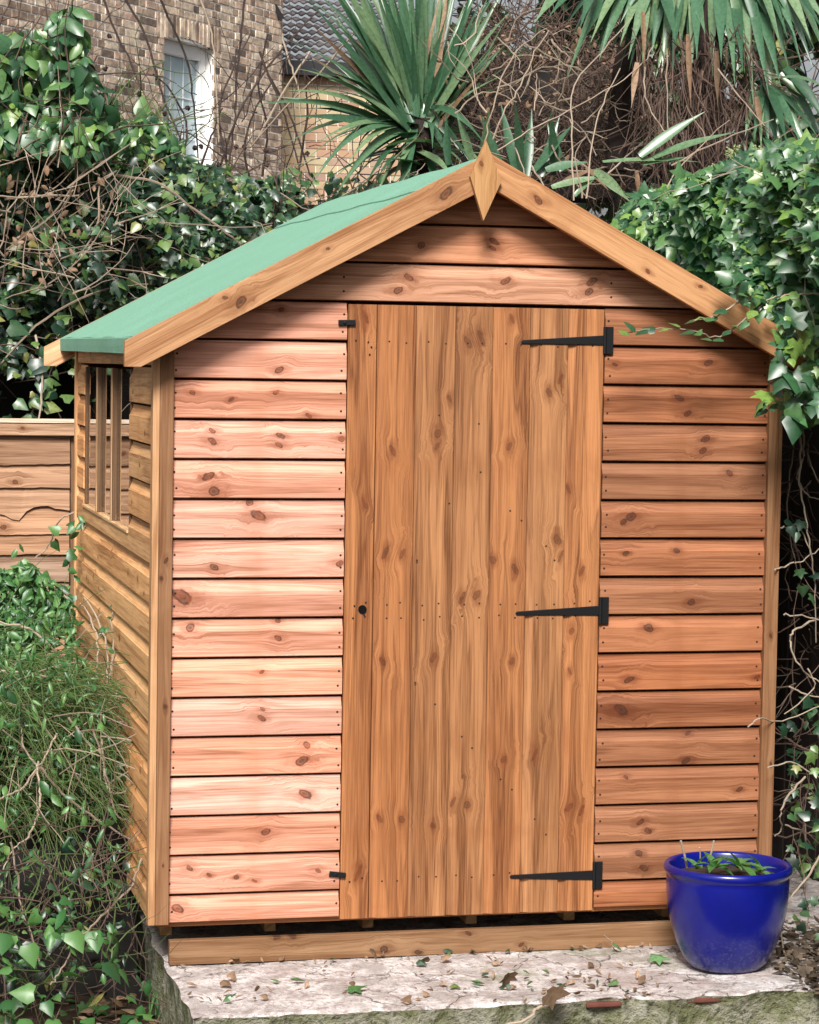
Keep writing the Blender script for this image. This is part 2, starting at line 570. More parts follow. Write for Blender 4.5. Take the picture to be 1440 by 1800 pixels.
def vnoise_factory(seed, n=24):
    r = np.random.default_rng(seed)
    G = r.random((n, n, n))

    def f(P, scale):
        q = np.asarray(P) * scale
        i = np.floor(q).astype(int)
        t = q - i
        t = t * t * (3 - 2 * t)
        out = 0
        for dx in (0, 1):
            for dy in (0, 1):
                for dz in (0, 1):
                    wgt = (t[:, 0] if dx else 1 - t[:, 0]) * (t[:, 1] if dy else 1 - t[:, 1]) * (t[:, 2] if dz else 1 - t[:, 2])
                    out = out + wgt * G[(i[:, 0] + dx) % n, (i[:, 1] + dy) % n, (i[:, 2] + dz) % n]
        return out
    return f


vn = vnoise_factory(3)


def smooth_path(pts, n=4):
    P = [np.asarray(p, float) for p in pts]
    P = [2 * P[0] - P[1]] + P + [2 * P[-1] - P[-2]]
    out = []
    for i in range(1, len(P) - 2):
        for k in range(n):
            t = k / n
            a, b, c, d = P[i - 1], P[i], P[i + 1], P[i + 2]
            out.append(0.5 * (2 * b + (c - a) * t + (2 * a - 5 * b + 4 * c - d) * t * t + (3 * b - a - 3 * c + d) * t ** 3))
    out.append(P[-2])
    return out


def pxpath(pts, n=4, wig=0.0018):
    return [q + rng.normal(0, wig, 3) for q in smooth_path([at(*p) for p in pts], n)]


# leaf shapes: stalk at origin, tip at +y, normal +z, unit length
def fan(outline, center, fold, tipdrop=0.0):
    vs = [(center[0], center[1], 0.02)] + [(x, y, -fold * abs(x) - tipdrop * y * y) for x, y in outline]
    n = len(outline)
    fs = [(0, i + 1, (i + 1) % n + 1) for i in range(n)]
    return np.array(vs), fs


IVY = fan([(0, 0.06), (0.18, -0.10), (0.42, 0.0), (0.33, 0.22), (0.58, 0.45), (0.24, 0.52), (0, 1.0), (-0.24, 0.52), (-0.58, 0.45), (-0.33, 0.22), (-0.42, 0.0), (-0.18, -0.10)], (0, 0.3), 0.30, 0.12)
IVY2 = fan([(0, 0.02), (0.30, -0.04), (0.46, 0.22), (0.30, 0.50), (0, 1.0), (-0.32, 0.50), (-0.44, 0.22), (-0.28, -0.05)], (0, 0.3), 0.35, 0.18)
OVAL = fan([(0, 0), (0.20, 0.22), (0.27, 0.48), (0.16, 0.78), (0, 1.0), (-0.16, 0.78), (-0.27, 0.48), (-0.20, 0.22)], (0, 0.45), 0.40, 0.25)
LANCE = fan([(0, 0), (0.12, 0.25), (0.15, 0.5), (0.08, 0.8), (0, 1.0), (-0.08, 0.8), (-0.15, 0.5), (-0.12, 0.25)], (0, 0.45), 0.40, 0.30)


def leaf_mesh_object(pos, nrm, tip, size, shapes, name, mat, parent=None, kind='stuff'):
    V, F = [], []
    off = 0
    N = len(pos)
    pick = rng.integers(0, len(shapes), N)
    for si, (tv, tf) in enumerate(shapes):
        sel = np.where(pick == si)[0]
        if len(sel) == 0:
            continue
        n = nrm[sel] / np.linalg.norm(nrm[sel], axis=1, keepdims=True)
        t_ = tip[sel] - (tip[sel] * n).sum(1, keepdims=True) * n
        t_ /= np.linalg.norm(t_, axis=1, keepdims=True) + 1e-9
        b = np.cross(t_, n)
        k = size[sel][:, None, None]
        vv = pos[sel][:, None] + k * (tv[None, :, 0:1] * b[:, None] + tv[None, :, 1:2] * t_[:, None] + tv[None, :, 2:3] * n[:, None])
        nv = len(tv)
        V.append(vv.reshape(-1, 3))
        ff = np.array(tf)[None] + (np.arange(len(sel)) * nv)[:, None, None] + off
        F.append(ff.reshape(-1, 3))
        off += nv * len(sel)
    V = np.concatenate(V)
    F = np.concatenate(F)
    me = bpy.data.meshes.new(name)
    me.vertices.add(len(V))
    me.vertices.foreach_set('co', V.astype(np.float32).ravel())
    me.loops.add(len(F) * 3)
    me.loops.foreach_set('vertex_index', F.astype(np.int32).ravel())
    me.polygons.add(len(F))
    me.polygons.foreach_set('loop_start', np.arange(0, len(F) * 3, 3, dtype=np.int32))
    me.polygons.foreach_set('use_smooth', np.ones(len(F), bool))
    me.update(calc_edges=True)
    me.materials.append(mat)
    o = bpy.data.objects.new(name, me)
    place(o, parent, (0, 0, 0))
    if kind:
        o['kind'] = kind
    return o


_shared = {}


def single_leaves(pos, nrm, tip, size, shapes, name, mat, parent):
    for i in range(len(pos)):
        si = int(rng.integers(0, len(shapes)))
        key = (id(shapes[si][0]), mat.name)
        if key not in _shared:
            me = bpy.data.meshes.new(name)
            me.from_pydata([tuple(p) for p in shapes[si][0]], [], shapes[si][1])
            me.materials.append(mat)
            me.polygons.foreach_set('use_smooth', [True] * len(me.polygons))
            _shared[key] = me
        n = nrm[i] / np.linalg.norm(nrm[i])
        t_ = tip[i] - (tip[i] @ n) * n
        t_ /= np.linalg.norm(t_) + 1e-9
        b = np.cross(t_, n)
        o = bpy.data.objects.new(name, _shared[key])
        COL.objects.link(o)
        o.parent = parent
        mm = Matrix.Identity(4)
        p = pos[i] - np.array(parent.location)
        for k in range(3):
            mm[k][0], mm[k][1], mm[k][2], mm[k][3] = b[k] * size[i], t_[k] * size[i], n[k] * size[i], p[k]
        o.matrix_local = mm


def in_poly(px, py, poly):
    x = np.asarray(px)
    y = np.asarray(py)
    c = np.zeros(len(x), bool)
    n = len(poly)
    j = n - 1
    for i in range(n):
        xi, yi = poly[i]
        xj, yj = poly[j]
        hit = ((yi > y) != (yj > y)) & (x < (xj - xi) * (y - yi) / (yj - yi + 1e-9) + xi)
        c ^= hit
        j = i
    return c


def region(poly, n, Y0, Y1, bumpy=0.35, scale=2.2, gap=0.0, gscale=3.0, seed=0, yslope=None):
    """points spread through a plant's volume: an outline seen at its depth, with a billowing front"""
    xs = [p[0] for p in poly]
    ys = [p[1] for p in poly]
    out = []
    got = 0
    while got < n:
        k = n * 2
        px = rng.uniform(min(xs), max(xs), k)
        py = rng.uniform(min(ys), max(ys), k)
        ok = in_poly(px, py, poly)
        px, py = px[ok], py[ok]
        u = rng.random(len(px)) ** 1.6
        Yb = Y0 + (Y1 - Y0) * u
        if yslope is not None:
            Yb = Yb + yslope(px, py)
        P = at_many(px, py, Yb)
        P2 = at_many(px, py, Yb + bumpy * (vn(P + seed, scale) - 0.5) * 2)
        if gap > 0:
            keep = vn(P2 + 7 + seed, gscale) > gap * rng.uniform(0.75, 1.25, len(P2))
            P2 = P2[keep]
        out.append(P2)
        got += len(P2)
    return np.concatenate(out)[:n]


def orient(P, out=(0, -0.7, 0.55), jit=0.75, tipdown=0.9):
    N = len(P)
    n = np.array(out)[None] + rng.normal(0, jit, (N, 3)) * 0.6
    t_ = np.array([0, 0, -tipdown])[None] + rng.normal(0, 0.7, (N, 3))
    return n, t_


def foliage(parent, P, size, shapes, mat, out=(0, -0.7, 0.55), jit=0.75, tipdown=0.9, singles=0, name='foliage', single_name='leaf', szvar=0.35):
    n, t_ = orient(P, out, jit, tipdown)
    s = size * np.exp(rng.normal(0, szvar, len(P))).clip(0.4, 1.8)
    idx = np.arange(len(P))
    if singles:
        q = project(P)
        inf = (q[:, 0] > 0) & (q[:, 0] < 1440) & (q[:, 1] > 0) & (q[:, 1] < 1800)
        dist = np.linalg.norm(P - CAM, axis=1)
        score = s / dist * np.where(inf, 1, 0) * (1.0 + 0.8 * (np.median(dist) - dist))
        top = np.argsort(-score)[:singles]
        single_leaves(P[top], n[top], t_[top], s[top], shapes, single_name, mat, parent)
        idx = np.setdiff1d(idx, top)
    return leaf_mesh_object(P[idx], n[idx], t_[idx], s[idx], shapes, name, mat, parent)


def wander(p, d, length, seg=7, wig=0.35, grav=0.0):
    p = np.array(p, float)
    d = np.array(d, float)
    d /= np.linalg.norm(d)
    out = [p.copy()]
    for i in range(seg):
        d = d + rng.normal(0, wig, 3) * 0.5 + np.array([0, 0, -grav])
        d /= np.linalg.norm(d)
        p = p + d * length / seg
        out.append(p.copy())
    return out


def twig_mass(parent, starts, dirs, lens, r, mat, name='twigs', seg=6, wig=0.4, grav=0.0, branch=0.5, sides=4):
    mb = MB()
    for p, d, L in zip(starts, dirs, lens):
        pts = wander(p, d, L, seg, wig, grav)
        rr = r * rng.uniform(0.6, 1.4)
        mb.tube(pts, rr, rr * 0.45, sides)
        if rng.random() < branch:
            k = int(rng.integers(1, seg))
            dd = (pts[k] - pts[k - 1]) / (L / seg) + rng.normal(0, 0.7, 3)
            mb.tube(wander(pts[k], dd, L * 0.45, 4, wig, grav), rr * 0.7, rr * 0.3, sides)
    o = mb.build(name, mat, parent)
    o['kind'] = 'stuff'
    return o


# ------------------------------------------------------------------ ground
def ground():
    xs = np.concatenate([np.linspace(-120, -3, 8), np.linspace(-2.5, 4, 70), np.linspace(5, 120, 8)])
    ys = np.concatenate([np.linspace(-60, -9, 5), np.linspace(-8, 6, 70), np.linspace(7, 200, 10)])
    X, Yg = np.meshgrid(xs, ys)
    P = np.stack([X.ravel(), Yg.ravel(), np.zeros(X.size)], 1)
    near = (np.abs(P[:, 0] - 0.7) < 4) & (np.abs(P[:, 1]) < 8)
    z = -0.33 + np.where(near, (vn(P + 5, 2.3) - 0.5) * 0.07 + (vn(P, 7.1) - 0.5) * 0.03, 0)
    vs = np.stack([P[:, 0], P[:, 1], z], 1)
    nx = len(xs)
    fs = [(j * nx + i, j * nx + i + 1, (j + 1) * nx + i + 1, (j + 1) * nx + i) for j in range(len(ys) - 1) for i in range(nx - 1)]
    o = MB().add(vs, fs).build('ground', M['soil'], smooth=True)
    tag(o, 'dark bare garden soil around the base', None, kind='structure')


ground()


# ------------------------------------------------------------------ concrete base
def concrete_base():
    zt = -0.118
    zoff = 0.0
    yf = atZ(700, 1772, zt)[1]
    x0, x1, y0, y1, zb = 0.05, 3.0, yf, 2.6, -0.42
    nx, ny = 150, 60
    vs, fs, mi = [], [], []
    P = []
    for j in range(ny + 1):
        v = (j / ny) ** 1.6
        for i in range(nx + 1):
            x = x0 + (x1 - x0) * i / nx
            P.append((x, y0 + (y1 - y0) * v, zt))
    P = np.array(P)
    n1 = vn(P + 2, 6.0) - 0.5
    n2 = vn(P + 9, 25.0) - 0.5
    P[:, 2] += n1 * 0.008 + n2 * 0.006
    front = np.arange(nx + 1)
    # crumbled front edge
    P[front, 1] += (vn(P[front] * [1, 0, 0] + 3, 9.0) - 0.5) * 0.024 + (vn(P[front] * [1, 0, 0] + 8, 34.0) - 0.5) * 0.016
    left = np.arange(0, (nx + 1) * (ny + 1), nx + 1)
    P[left, 0] += (vn(P[left] * [0, 1, 0] + 3, 11.0) - 0.5) * 0.02
    edge = np.union1d(front, left)
    P[edge, 2] -= 0.006
    for j in range(ny):
        for i in range(nx):
            a = j * (nx + 1) + i
            fs.append((a, a + 1, a + nx + 2, a + nx + 1))
    mb = MB().add(P, fs)
    # rough front and left faces in rows
    def skirt(idx, axis, rows=7, flip=False):
        pts = P[idx]
        vs = [pts]
        for r in range(1, rows + 1):
            q = pts.copy()
            q[:, 2] = q[:, 2] + (zb - zt) * r / rows
            bul = (vn(q + 4, 8.0) - 0.5) * 0.03 + (vn(q + 1, 30.0) - 0.5) * 0.02
            q[:, axis] += bul + 0.012
            vs.append(q)
        A = np.concatenate(vs)
        n = len(idx)
        ff = []
        for r in range(rows):
            for i in range(n - 1):
                f = (r * n + i, (r + 1) * n + i, (r + 1) * n + i + 1, r * n + i + 1)
                ff.append(f[::-1] if flip else f)
        mb.add(A, ff, 1)
    skirt(front, 1)
    skirt(left, 0, flip=True)
    o = mb.build('concrete_base', [M['slab'], M['moss']], smooth=True)
    tag(o, 'pale worn concrete base with mossy crumbling edge under the shed', 'concrete base')
    rb = MB()
    # red bricks showing in the crumbled edge
    for px, py, wpx in ((1062, 1772, 62), (1225, 1748, 90)):
        a = at(px - wpx / 2, py, yf)
        b = at(px + wpx / 2, py, yf)
        q = MB().box((a[0], yf - 0.001, zt - 0.024), (b[0], yf + 0.06, zt - 0.010))
        q.build('brick', M['redbrick'], o, bevel=0.004)
    return yf


M['redbrick'] = plain('red_edge_brick', (0.12, 0.042, 0.032), 0.9, 0.2, scale=35, var=0.45, bump=0.6)
YF = concrete_base()

# ------------------------------------------------------------------ the shed
W = 1.851
D = 2.227
PITCHB = 0.112
AX = 0.922
SLOPE = 0.533
APEX_TOP = 2.172
EAVE_X = -0.055


def roof_top(x):
    return APEX_TOP - SLOPE * abs(x - AX)


def roof_under(x):
    return roof_top(x) - 0.036


def knot_assign(o, lst):
    for i in range(NK):
        o['knot%d' % i] = [0.0, 0.0, 0.0]
    for i, k in enumerate(lst[:NK]):
        o['knot%d' % i] = [float(k[0]), float(k[1]), float(k[2])]


KN = [(495, 545, 6), (491, 650, 8), (338, 690, 6), (407, 702, 5), (485, 690, 6), (543, 731, 6), (373, 757, 6), (373, 775, 8), (492, 765, 7), (490, 782, 7), (600, 772, 8),
      (367, 837, 10), (376, 864, 10), (455, 907, 13), (440, 884, 8), (377, 997, 7), (597, 990, 8), (320, 1048, 18), (335, 1104, 9), (490, 1092, 5), (488, 1122, 7), (460, 1181, 5),
      (459, 1262, 8), (462, 1246, 5), (530, 1337, 12), (540, 1310, 8), (535, 1395, 11), (467, 1462, 9), (333, 1526, 6), (368, 1538, 5), (415, 1542, 5), (447, 1548, 5), (559, 1530, 6), (312, 1597, 11),
      (740, 432, 7), (868, 424, 8), (866, 437, 6), (718, 488, 9), (700, 510, 9), (888, 494, 10), (1040, 495, 9), (1035, 513, 8),
      (1245, 637, 8), (1195, 700, 8), (1207, 727, 8), (1240, 770, 9), (1235, 792, 8), (1283, 832, 8), (1110, 908, 10), (1095, 917, 7), (1190, 968, 6), (1100, 972, 6), (1215, 1058, 8), (1140, 1104, 9),
      (1105, 1195, 8), (1090, 1247, 13), (1210, 1290, 5), (1205, 1337, 8), (1125, 1445, 7), (1140, 1460, 6), (1123, 1500, 7), (1130, 1525, 7), (1100, 1366, 5), (1300, 1387, 6), (1080, 640, 5), (1330, 1190, 6)]
KD = [(640, 882, 8), (677, 972, 9), (708, 972, 9), (690, 792, 9), (770, 762, 9), (768, 785, 7), (822, 602, 10), (846, 595, 10), (642, 556, 10), (900, 560, 8), (965, 690, 9), (985, 667, 8), (895, 785, 8),
      (930, 802, 7), (868, 985, 8), (905, 1000, 9), (838, 1045, 10), (812, 1050, 8), (980, 950, 10), (985, 978, 8), (1022, 1005, 8), (672, 1162, 8), (762, 1155, 9), (900, 1162, 7), (940, 1325, 9), (885, 1335, 8),
      (668, 1440, 8), (706, 1440, 8), (760, 1452, 7), (797, 1410, 9), (822, 1415, 8), (1000, 1420, 9), (1022, 1425, 8), (870, 1495, 7), (630, 1535, 9), (1005, 1110, 8), (1002, 1180, 6), (790, 700, 6), (730, 690, 6), (1000, 860, 7)]
KW = [(*at(x, y, -0.012)[[0, 2]], r * 0.00150) for x, y, r in KN]
KDW = [(*at(x, y, -0.014)[[0, 2]], r * 0.00135) for x, y, r in KD]

shed = thing('garden_shed', 'new brown timber garden shed with green felt roof and closed plank door', 'shed', (W / 2, D / 2, 0))

# shiplap profile: (depth, height); face, scoop at the top, rebate
SHIP = [(-0.0118, 0.0040), (-0.0150, 0.0062), (-0.0150, 0.0770), (-0.0134, 0.0784), (-0.0100, 0.0850), (-0.0062, 0.0940), (-0.0042, 0.0992), (-0.0032, 0.1090), (0.0, 0.1090), (0.0, 0.0040)]


def ship_profile(pitch, zlo=None, zhi=None):
    k = pitch / 0.112
    pr = [(y, (z if z < 0.05 else z + (pitch - 0.112))) for y, z in SHIP]
    if zlo is not None:
        pr = [(y, max(z, zlo)) for y, z in pr]
    if zhi is not None:
        pr = [(y, min(z, zhi)) for y, z in pr]
    return pr


def board(parent, name, x0, x1, z0, pitch, y, mat, color, zlo=None, zhi=None, clip=None, knots=(), side=None, warp=0.0006):
    """horizontal shiplap board. clip(z)->(xmin,xmax); side: None front wall, 'L' left wall (x runs along -y world)"""
    pr = ship_profile(pitch, zlo, zhi)
    n = len(pr)
    vs = []
    dz = random.uniform(-warp, warp)
    for e in (0, 1):
        for (yy, zz) in pr:
            x = (x0, x1)[e]
            if clip:
                lo, hi = clip(z0 + zz)
                x = min(max(x, lo), hi)
            vs.append((x - x0, yy, zz + dz * (1 if e else -1)))
    fs = [(i, i + n, (i + 1) % n + n, (i + 1) % n) for i in range(n)]
    fs += [tuple(range(n)), tuple(range(2 * n - 1, n - 1, -1))]
    mb = MB().add(vs, fs)
    if side == 'L':
        # local x -> world -y, local y(outward -) -> world x
        o = mb.build(name, mat, parent, loc=(y, x1, z0), rot=(0, 0, -math.pi / 2), color=color)
    else:
        o = mb.build(name, mat, parent, loc=(x0, y, z0), color=color)
    knot_assign(o, knots)
    return o


def jitter(c, a=0.13, warm=0.10):
    k = 1 + random.uniform(-a, a)
    wv = random.uniform(-warm, warm)
    return (c[0] * k, c[1] * k * (1 - wv), c[2] * k * (1 - 2 * wv))


PINK = (0.55, 0.272, 0.192)
ORANGE = (0.255, 0.098, 0.044)  # right-hand boards, darkened in the colour for the hedge's shade
DOORC = (0.315, 0.128, 0.048)
SIDEC = (0.60, 0.305, 0.130)  # left wall boards, lightened in the colour in place of light from the left
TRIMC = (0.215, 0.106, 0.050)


def roof_clip(z):
    # x range under the roof at height z
    dx = (roof_under(AX) - z) / SLOPE
    return AX - dx + 0.003, AX + dx - 0.003


def near_knots(x0, x1, z0, z1):
    return [(kx - x0, kz - z0, r) for kx, kz, r in KW if x0 + 0.004 < kx < x1 - 0.004 and z0 + 0.002 < kz < z1 - 0.002]


nails = MB()


def nail(mb, x, y, z, r=0.0036):
    n = 6
    vs = [(x + r * math.cos(2 * math.pi * i / n), y, z + r * math.sin(2 * math.pi * i / n)) for i in range(n)]
    vs += [(x, y - 0.0006, z)]
    mb.add(vs, [((i + 1) % n, i, n) for i in range(n)])


XL0, XL1 = 0.0505, 0.5415
XR0, XR1 = 1.3055, 1.811
for k in range(-1, 15):
    z0 = 0.080 + PITCHB * k
    zlo = 0.037 if k < 0 else None
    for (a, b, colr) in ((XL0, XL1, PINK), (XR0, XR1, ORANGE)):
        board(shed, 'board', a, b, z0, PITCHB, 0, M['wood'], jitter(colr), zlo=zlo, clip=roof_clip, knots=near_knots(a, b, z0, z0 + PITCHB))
        for xx in (b - 0.012, a + 0.012) if a > 1 else (b - 0.012, a + 0.006):
            if z0 + 0.08 < roof_under(xx) - 0.02:
                for zz in (0.030, 0.072):
                    if zlo and zz < 0.05:
                        continue
                    nail(nails, xx + random.uniform(-.005, .005), -0.0153, z0 + zz + random.uniform(-.006, .006))
for k in range(15, 19):
    z0 = 0.080 + PITCHB * k
    a, b = -0.2, 2.1
    lo, hi = roof_clip(z0)
    if hi - lo < 0.03:
        continue
    kk = [(kx - lo, kz - z0, r) for kx, kz, r in KW if z0 + 0.002 < kz < z0 + PITCHB - 0.002]
    board(shed, 'board', lo, hi, z0, PITCHB, 0, M['wood'], jitter((0.43, 0.20, 0.112), 0.06), clip=roof_clip, knots=kk,
          zhi=(roof_under(AX) - z0 - 0.004) if k == 18 else None)
    for xx in (0.53, 1.32):
        if k == 15:
            for zz in (0.030, 0.070):
                nail(nails, xx, -0.0153, z0 + zz)

# left wall boards (window opening y 0.56..1.93, z 1.062..1.575)
WY0, WY1, WZ0, WZ1 = 0.575, 1.945, 1.062, 1.56
SXP = 0.012   # depth plane of the left wall: face at x = 0
for j in range(0, 15):
    z0 = 0.001 + PITCHB * j
    top = z0 + PITCHB
    ztop = roof_under(0.0) - 0.002
    if z0 > ztop - 0.01:
        break
    zhi = ztop - z0 if top > ztop else None

    def rk(L, n):
        return [(random.uniform(0.05, L - 0.05), random.uniform(0.02, 0.08), random.uniform(0.006, 0.012)) for _ in range(n)]
    if top <= WZ0 or z0 >= WZ1:
        board(shed, 'board', 0.02, 2.18, z0, PITCHB, SXP, M['wood'], jitter(SIDEC), side='L', knots=rk(2.1, 5), zhi=zhi)
    else:
        zcut = None
        if z0 < WZ0:
            board(shed, 'board', 0.02, 2.18, z0, PITCHB, SXP, M['wood'], jitter(SIDEC), side='L', knots=[], zhi=WZ0 - z0)
            zl = WZ0 - z0 + 0.0005
        else:
            zl = None
        board(shed, 'board', 0.02, WY0 - 0.002, z0, PITCHB, SXP, M['wood'], jitter(SIDEC), side='L', knots=rk(0.5, 1), zlo=zl, zhi=zhi)
        board(shed, 'board', WY1 + 0.002, 2.18, z0, PITCHB, SXP, M['wood'], jitter(SIDEC), side='L', knots=[], zlo=zl, zhi=zhi)

# plain inner skins that close the box: right wall, back wall, floor
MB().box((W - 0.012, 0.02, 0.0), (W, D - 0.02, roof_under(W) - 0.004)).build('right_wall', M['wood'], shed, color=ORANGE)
poly = [(0.02, 0.0), (W - 0.014, 0.0), (W - 0.014, roof_under(W - 0.014) - 0.004), (AX, roof_under(AX) - 0.004), (0.02, roof_under(0.02) - 0.004)]
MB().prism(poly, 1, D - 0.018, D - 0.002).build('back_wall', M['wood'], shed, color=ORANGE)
MB().box((0.02, 0.004, -0.012), (W - 0.02, D - 0.025, 0.004)).build('shed_floor', M['wood'], shed, color=DOORC)


def batten(name, a, b, color, axis=2, kn=(), mat='trimwood', bevel=0.002, parent=None):
    """square timber between corner points; grain along the long axis (object is turned so local x runs along it)"""
    a = np.array(a, float)
    b = np.array(b, float)
    d = b - a
    if axis == 2:
        mb = MB().box((0, 0, -d[0]), (d[2], d[1], 0))
        o = mb.build(name, M[mat], parent or shed, loc=a, rot=(0, -math.pi / 2, 0), color=color, bevel=bevel)
    elif axis == 1:
        mb = MB().box((0, -d[0], 0), (d[1], 0, d[2]))
        o = mb.build(name, M[mat], parent or shed, loc=a, rot=(0, 0, math.pi / 2), color=color, bevel=bevel)
    else:
        mb = MB().box((0, 0, 0), tuple(d))
        o = mb.build(name, M[mat], parent or shed, loc=a, color=color, bevel=bevel)
    knot_assign(o, kn)
    return o


# corner trims (axis 2: local x up, local z = -world x)
zt = roof_under(0.03) - 0.004
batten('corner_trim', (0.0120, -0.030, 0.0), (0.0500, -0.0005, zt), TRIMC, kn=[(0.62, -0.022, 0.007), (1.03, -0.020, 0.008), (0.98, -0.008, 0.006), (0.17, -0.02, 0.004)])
batten('corner_trim', (-0.008, -0.0300, 0.0), (0.0112, 0.019, roof_under(0.0) - 0.004), (0.40, 0.215, 0.105))
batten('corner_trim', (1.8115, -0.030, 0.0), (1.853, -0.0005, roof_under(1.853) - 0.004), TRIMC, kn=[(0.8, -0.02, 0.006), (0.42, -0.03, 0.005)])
batten('corner_trim', (-0.010, 2.181, 0.0), (0.008, 2.227, roof_under(0.0) - 0.004), (0.62, 0.36, 0.18))

# window in the left wall
win = thing('window', None, None, (0, 0, 0))
win.parent = shed
win.location = Vector((0, 1.25, 1.06)) - shed.location
for k in list(win.keys()):
    del win[k]
FR = (0.12, 0.066, 0.034)  # jambs and mullions, darkened in the colour as if in shade
batten('window_jamb', (0.0015, WY1 - 0.022, WZ0 + 0.012), (0.050, WY1, WZ1), FR, parent=win)
batten('window_jamb', (0.0015, WY0, WZ0 + 0.012), (0.050, WY0 + 0.022, WZ1), FR, parent=win)
batten('window_sill', (-0.008, WY0, WZ0 + 0.001), (0.050, WY1, WZ0 + 0.011), (0.55, 0.34, 0.18), axis=1, parent=win)
for yy in (1.01, 1.455):
    batten('mullion', (-0.0035, yy, WZ0 + 0.0115), (0.0105, yy + 0.034, WZ1), FR, parent=win)
    batten('glazing_bead', (-0.0075, yy + 0.003, WZ0 + 0.0115), (-0.0040, yy + 0.034, WZ1), (0.50, 0.31, 0.17), parent=win)
for ya, yb in ((WY0 + 0.0225, 1.0095), (1.0445, 1.4545), (1.4895, WY1 - 0.0225)):
    MB().box((0.0085, ya, WZ0 + 0.0115), (0.0115, yb, WZ1 - 0.002)).build('pane', M['glass'], win)

# roof: boarding, felt sheets, eave turn-down
RY0, RY1 = -0.098, 2.30


def slope_slab(name, xa, xb, t_top, t_bot, y0, y1, mat, color=None, parent=None, sag=0.0):
    n = 14
    vs, fs = [], []
    for j in range(n + 1):
        y = y0 + (y1 - y0) * j / n
        lift = 0.012 * max(0, (y / 2.3)) + sag * math.sin(j * 1.7) * 0.002
        for (x, off) in ((xa, t_top), (xb, t_top), (xb, t_bot), (xa, t_bot)):
            vs.append((x, y, roof_top(x) + off + lift))
    for j in range(n):
        for k in range(4):
            fs.append((j * 4 + k, j * 4 + (k + 1) % 4, (j + 1) * 4 + (k + 1) % 4, (j + 1) * 4 + k))
    fs += [(3, 2, 1, 0), (n * 4, n * 4 + 1, n * 4 + 2, n * 4 + 3)]
    o = MB().add(vs, fs).build(name, mat, parent or shed, color=color)
    if color:
        knot_assign(o, [])
    return o


for xa, xb in ((EAVE_X + 0.004, AX - 0.002), (AX + 0.002, 2 * AX - EAVE_X - 0.004)):
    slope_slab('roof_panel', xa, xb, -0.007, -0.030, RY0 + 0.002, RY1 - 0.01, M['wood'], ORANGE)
SEAM = AX - 0.19 * (AX - EAVE_X)
felt = slope_slab('roofing_felt', EAVE_X, SEAM + 0.06, 0.0, -0.006, RY0, RY1, M['felt'], sag=1)
slope_slab('roofing_felt', SEAM, AX, 0.0045, 0.0008, RY0, RY1, M['felt'], sag=1)
slope_slab('roofing_felt', AX + 0.0005, 2 * AX - EAVE_X, 0.0, -0.006, RY0, RY1, M['felt'])
# wavy felt turned down over the eave
mb = MB()
n = 60
vs, fs = [], []
for j in range(n + 1):
    y = RY0 + 0.003 + (RY1 - RY0 - 0.006) * j / n
    lift = 0.012 * max(0, y / 2.3)
    wv = 0.0003 * math.sin(j * 1.9) + 0.0006 * math.sin(j * 0.3 + 1)
    z = roof_top(EAVE_X) + lift
    for (dx, dz) in ((0.001, 0.0), (-0.0022, -0.004), (-0.0025 + wv, -0.026), (-0.002 + wv * 1.6, -0.047 + wv * .6), (0.001 + wv * 1.6, -0.047 + wv * .6), (0.002, -0.026), (0.003, -0.008)):
        vs.append((EAVE_X + dx, y, z + dz))
for j in range(n):
    for k in range(6):
        fs.append((j * 7 + k, j * 7 + k + 1, (j + 1) * 7 + k + 1, (j + 1) * 7 + k))
mb.add(vs, fs).build('felt_turndown', M['felt'], shed)

# barge boards: planks following the slope, local x along the slope
ang = math.atan(SLOPE)
BH = 0.094        # vertical height of the face


def barge(y0, y1, left=True, xend=None, color=(0.52, 0.285, 0.125), kn=()):
    xe = xend
    xm = AX
    def zt(x):
        return roof_top(x) + 0.010
    L = abs(xm - xe)
    s = 1 if left else -1
    # polygon in local coords: origin at the eave end top corner, x along the slope towards the ridge
    o3 = np.array([xe, 0, zt(xe)])
    def loc(x, z):
        dx = (x - xe) * s
        dz = z - zt(xe)
        return (dx * math.cos(ang) + dz * math.sin(ang), -dx * math.sin(ang) + dz * math.cos(ang))
    pts = [loc(xe, zt(xe)), loc(xm, zt(xm)), loc(xm, zt(xm) - BH), loc(xe + s * 0.045, zt(xe + s * 0.045) - BH), loc(xe, zt(xe + s * 0.045) - BH)]
    if not left:
        pts = [loc(xe, zt(xe)), loc(xm, zt(xm)), loc(xm, zt(xm) - BH), loc(xe, zt(xe) - BH)]
    mbb = MB().prism([(p[0], p[1]) for p in pts], 1, 0, y1 - y0)
    o = mbb.build('barge_board', M['trimwood'], shed, loc=(xe, y0, zt(xe)), color=color, bevel=0.0015)
    if left:
        o.rotation_euler = (0, -ang, 0)
    else:
        # mirror: turn half a revolution about z, then slope
        o.location = Vector((xe, y1, zt(xe))) - shed.location
        o.rotation_euler = (0, -ang, math.pi)
    knot_assign(o, kn)
    return o


barge(-0.122, -0.0985, True, -0.099, kn=[(0.335, -0.05, 0.017), (0.30, -0.02, 0.008), (0.99, -0.045, 0.018), (0.62, -0.03, 0.006)], color=(0.35, 0.180, 0.085))
barge(-0.122, -0.0985, False, 1.880, kn=[(0.90, -0.045, 0.014), (0.52, -0.06, 0.008), (0.36, -0.02, 0.007)], color=(0.38, 0.19, 0.085))
barge(2.3015, 2.323, True, -0.115, color=(0.60, 0.36, 0.20))
barge(2.3015, 2.323, False, 1.90)
